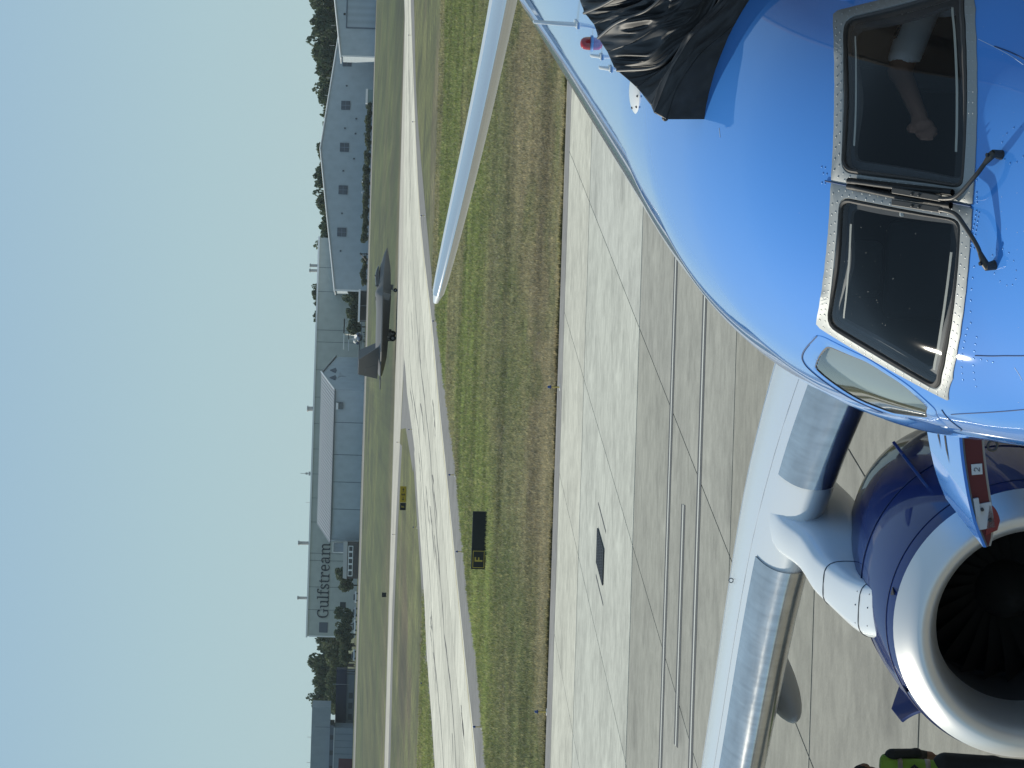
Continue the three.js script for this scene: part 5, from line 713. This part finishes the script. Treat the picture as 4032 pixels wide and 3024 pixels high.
const crowns = [1, 2, 3, 4].map(k => crownGeo(500 + k, 2200)), trunkG = (() => { const t = [new THREE.CylinderGeometry(.018, .035, 1, 7).translate(0, .5, 0)]; for (const [a, h] of [[0, .5], [2, .6], [4, .68]]) { t.push(cyl(.014, .006, V(0, h, 0), V(Math.cos(a) * .25, h + .25, Math.sin(a) * .25), 5)); } return merge(t); })();
const BARK = std(.06, .05, .04, .95);
function tree(label, x, z, h, w, base, k, m, group, name = 'tree') { const g = thing(name, label, name === 'tree' ? 'tree' : 'shrub', [x, 0, z], k * 1.3, group); const t = mesh('trunk', trunkG, BARK, g); t.scale.set(h, h * .8, h); const c = mesh('crown', crowns[k % 4], leafMats[m], g); c.scale.set(w / 2, (h - base) / 2, w / 2); c.position.y = base + (h - base) / 2; }
const q4 = rng(44);
[[170, 27], [163, 28], [157, 26.5], [151, 27.5], [146, 27], [140, 25.5], [135, 26], [130, 24], [125.5, 23.8], [120, 22], [115, 22.5], [110, 20.6]].forEach(([x, h], i) => tree(`tall dense tree behind the gabled hangar, ${ORD[i]} from the right edge`, x, -1520 - (i % 3) * 12, h + 1.0, 12 + q4() * 3, h * .25, i, i % 3, 'trees behind the gabled hangar'));
[[97, 23], [91, 24.6], [85, 24.8], [80, 23.4], [74, 22.4], [69, 22.2], [63, 21.6], [57, 22.2]].forEach(([x, h], i) => tree(`tree behind the left roof slope of the gabled hangar, ${ORD[i]} from its ridge`, x, -1515 - (i % 2) * 14, h, 9 + q4() * 3, h * .3, i + 1, (i + 1) % 3, 'trees behind the gabled hangar'));
[[40.5, 22.6, 4.5], [36.5, 23, 4], [33.5, 22.8, 4], [26.6, 22.6, 3.8]].forEach(([x, h, w], i) => tree(`treetop above the flat hangar roof, ${ORD[i]} one left of the twin vents`, x, -1560, h + .6, w * 1.7, h * .6, i, 0, 'treetops above the flat roof'));
[[-112, 18.4], [-116.5, 17.6], [-121, 19], [-125.5, 20.2], [-130, 19.6], [-134.5, 18.6], [-139, 19.4], [-143, 18]].forEach(([x, h], i) => tree(`dark tall tree left of the lettered hangar, ${ORD[i]} from that hangar`, x, -1545 - (i % 2) * 15, h, 8.5 + q4() * 2.5, h * .15, i + 2, i % 2, 'dark trees left of the lettered hangar'));
[[-112.5, 13.5, 2], [-118, 12.5, 3], [-123.5, 12, 3], [-128, 12.8, 3], [-132.5, 11.5, 2], [-137, 10.5, 3]].forEach(([x, h, m], i) => tree(`paler lower tree before the dark trees, ${ORD[i]} from the lettered hangar`, x, -1500, h, 8 + q4() * 2, 1.5, i, m, 'pale trees before the dark trees'));
[[-77, 9.2, 7.5], [-81.5, 8.4, 6], [-93, 9.6, 6], [-97, 8.2, 6.5], [-101, 8.8, 6], [-105.5, 7.4, 6.5], [-110, 7.0, 6]].forEach(([x, h, w], i) => tree(`round tree in front of the lettered hangar, ${ORD[i]} from the annex`, x, -1405, h, w, h * .12, i + 1, 1 + i % 2, 'round trees below the lettering'));
[[33, 9.6, 8], [26.5, 8.2, 6.5], [21, 8.4, 7], [38.5, 8.6, 6]].forEach(([x, h, w], i) => tree(`leafy tree between workshop and gabled hangar, ${ORD[i]} in planting order`, x, -1425, h, w, h * .12, i, i % 2, 'trees in the gap between buildings'));
for (let i = 0; i < 24; i++) { const x = 108 - i * 2.75 - (i > 19 ? 6 : 0); tree(`shrub at the foot of the gabled hangar, ${ORD[i]} from the white-topped shed`, x, -1404 - (i % 2) * 2, 2.2 + q4() * 1.6, 4.4, .1, i, 1 + i % 3, 'shrubs along the gabled hangar', 'shrub'); }

// ---------- rough grass: blades one could not count ----------
{
  const r = rng(808), pos = [], idx = []; for (let k = 0; k < 6; k++) { const a = r() * 6.283, l = .5 + r() * .6, w = .06 + r() * .05, ox = (r() - .5) * .7, oz = (r() - .5) * .7, b = pos.length / 3, dx = Math.cos(a), dz = Math.sin(a); pos.push(ox - dz * w, 0, oz + dx * w, ox + dz * w, 0, oz - dx * w, ox + dx * .35 * l, l, oz + dz * .35 * l); idx.push(b, b + 1, b + 2); }
  const g = geoFrom(pos, idx), N = 150000, im = new THREE.InstancedMesh(g, phys(1, 1, 1, 1, 0, { transmission: .45, thickness: 0 }), N), m = new THREE.Matrix4(), c = new THREE.Color(), e = new THREE.Euler(), qn = new THREE.Quaternion();
  const onTaxi = (x, z) => { for (let i = 0; i < TX.length - 1; i++) { const P = [TX[i][0], TX[i + 1][0], TX[i + 1][2], TX[i][2]]; if (inPoly(x, z, P)) return true; } return false; };
  let n = 0; while (n < N) {
    const t = r(), z = -(105.4 + (270 - 105.4) * t ** 1.7), x = (r() * 2 - 1) * (Math.abs(z) * .125 + 2); if (-z < 104.9 - x * .018 + .15 || onTaxi(x, z)) continue;
    const b = grassColor(x, z), k = .75 + r() * .75, dry = r() < .2 ? .4 : 0, clump = fbm(x * 1.3, z * .6, 901, 2), s = (.045 + .075 * r()) * (.55 + clump) * (-z < 107 ? 1.25 : 1) * (1 + (-z - 105) / 260);
    e.set(0, r() * 6.283, 0); qn.setFromEuler(e); m.compose(V(x, 0, z), qn, V(s * 1.9, s, s * 1.9)); im.setMatrixAt(n, m); c.setRGB((b[0] * (1 - dry) + .30 * dry) * k * 1.45, (b[1] * (1 - dry) + .26 * dry) * k * 1.45, (b[2] * (1 - dry) + .15 * dry) * k * 1.35); im.setColorAt(n, c); n++;
  }
  im.name = 'rough_grass'; im.castShadow = im.receiveShadow = true; scene.add(im); tag(im, 'rough uneven grass growing between the apron and the taxiway', 'grass', null, 'stuff');
}
renderer.render(scene, camera);
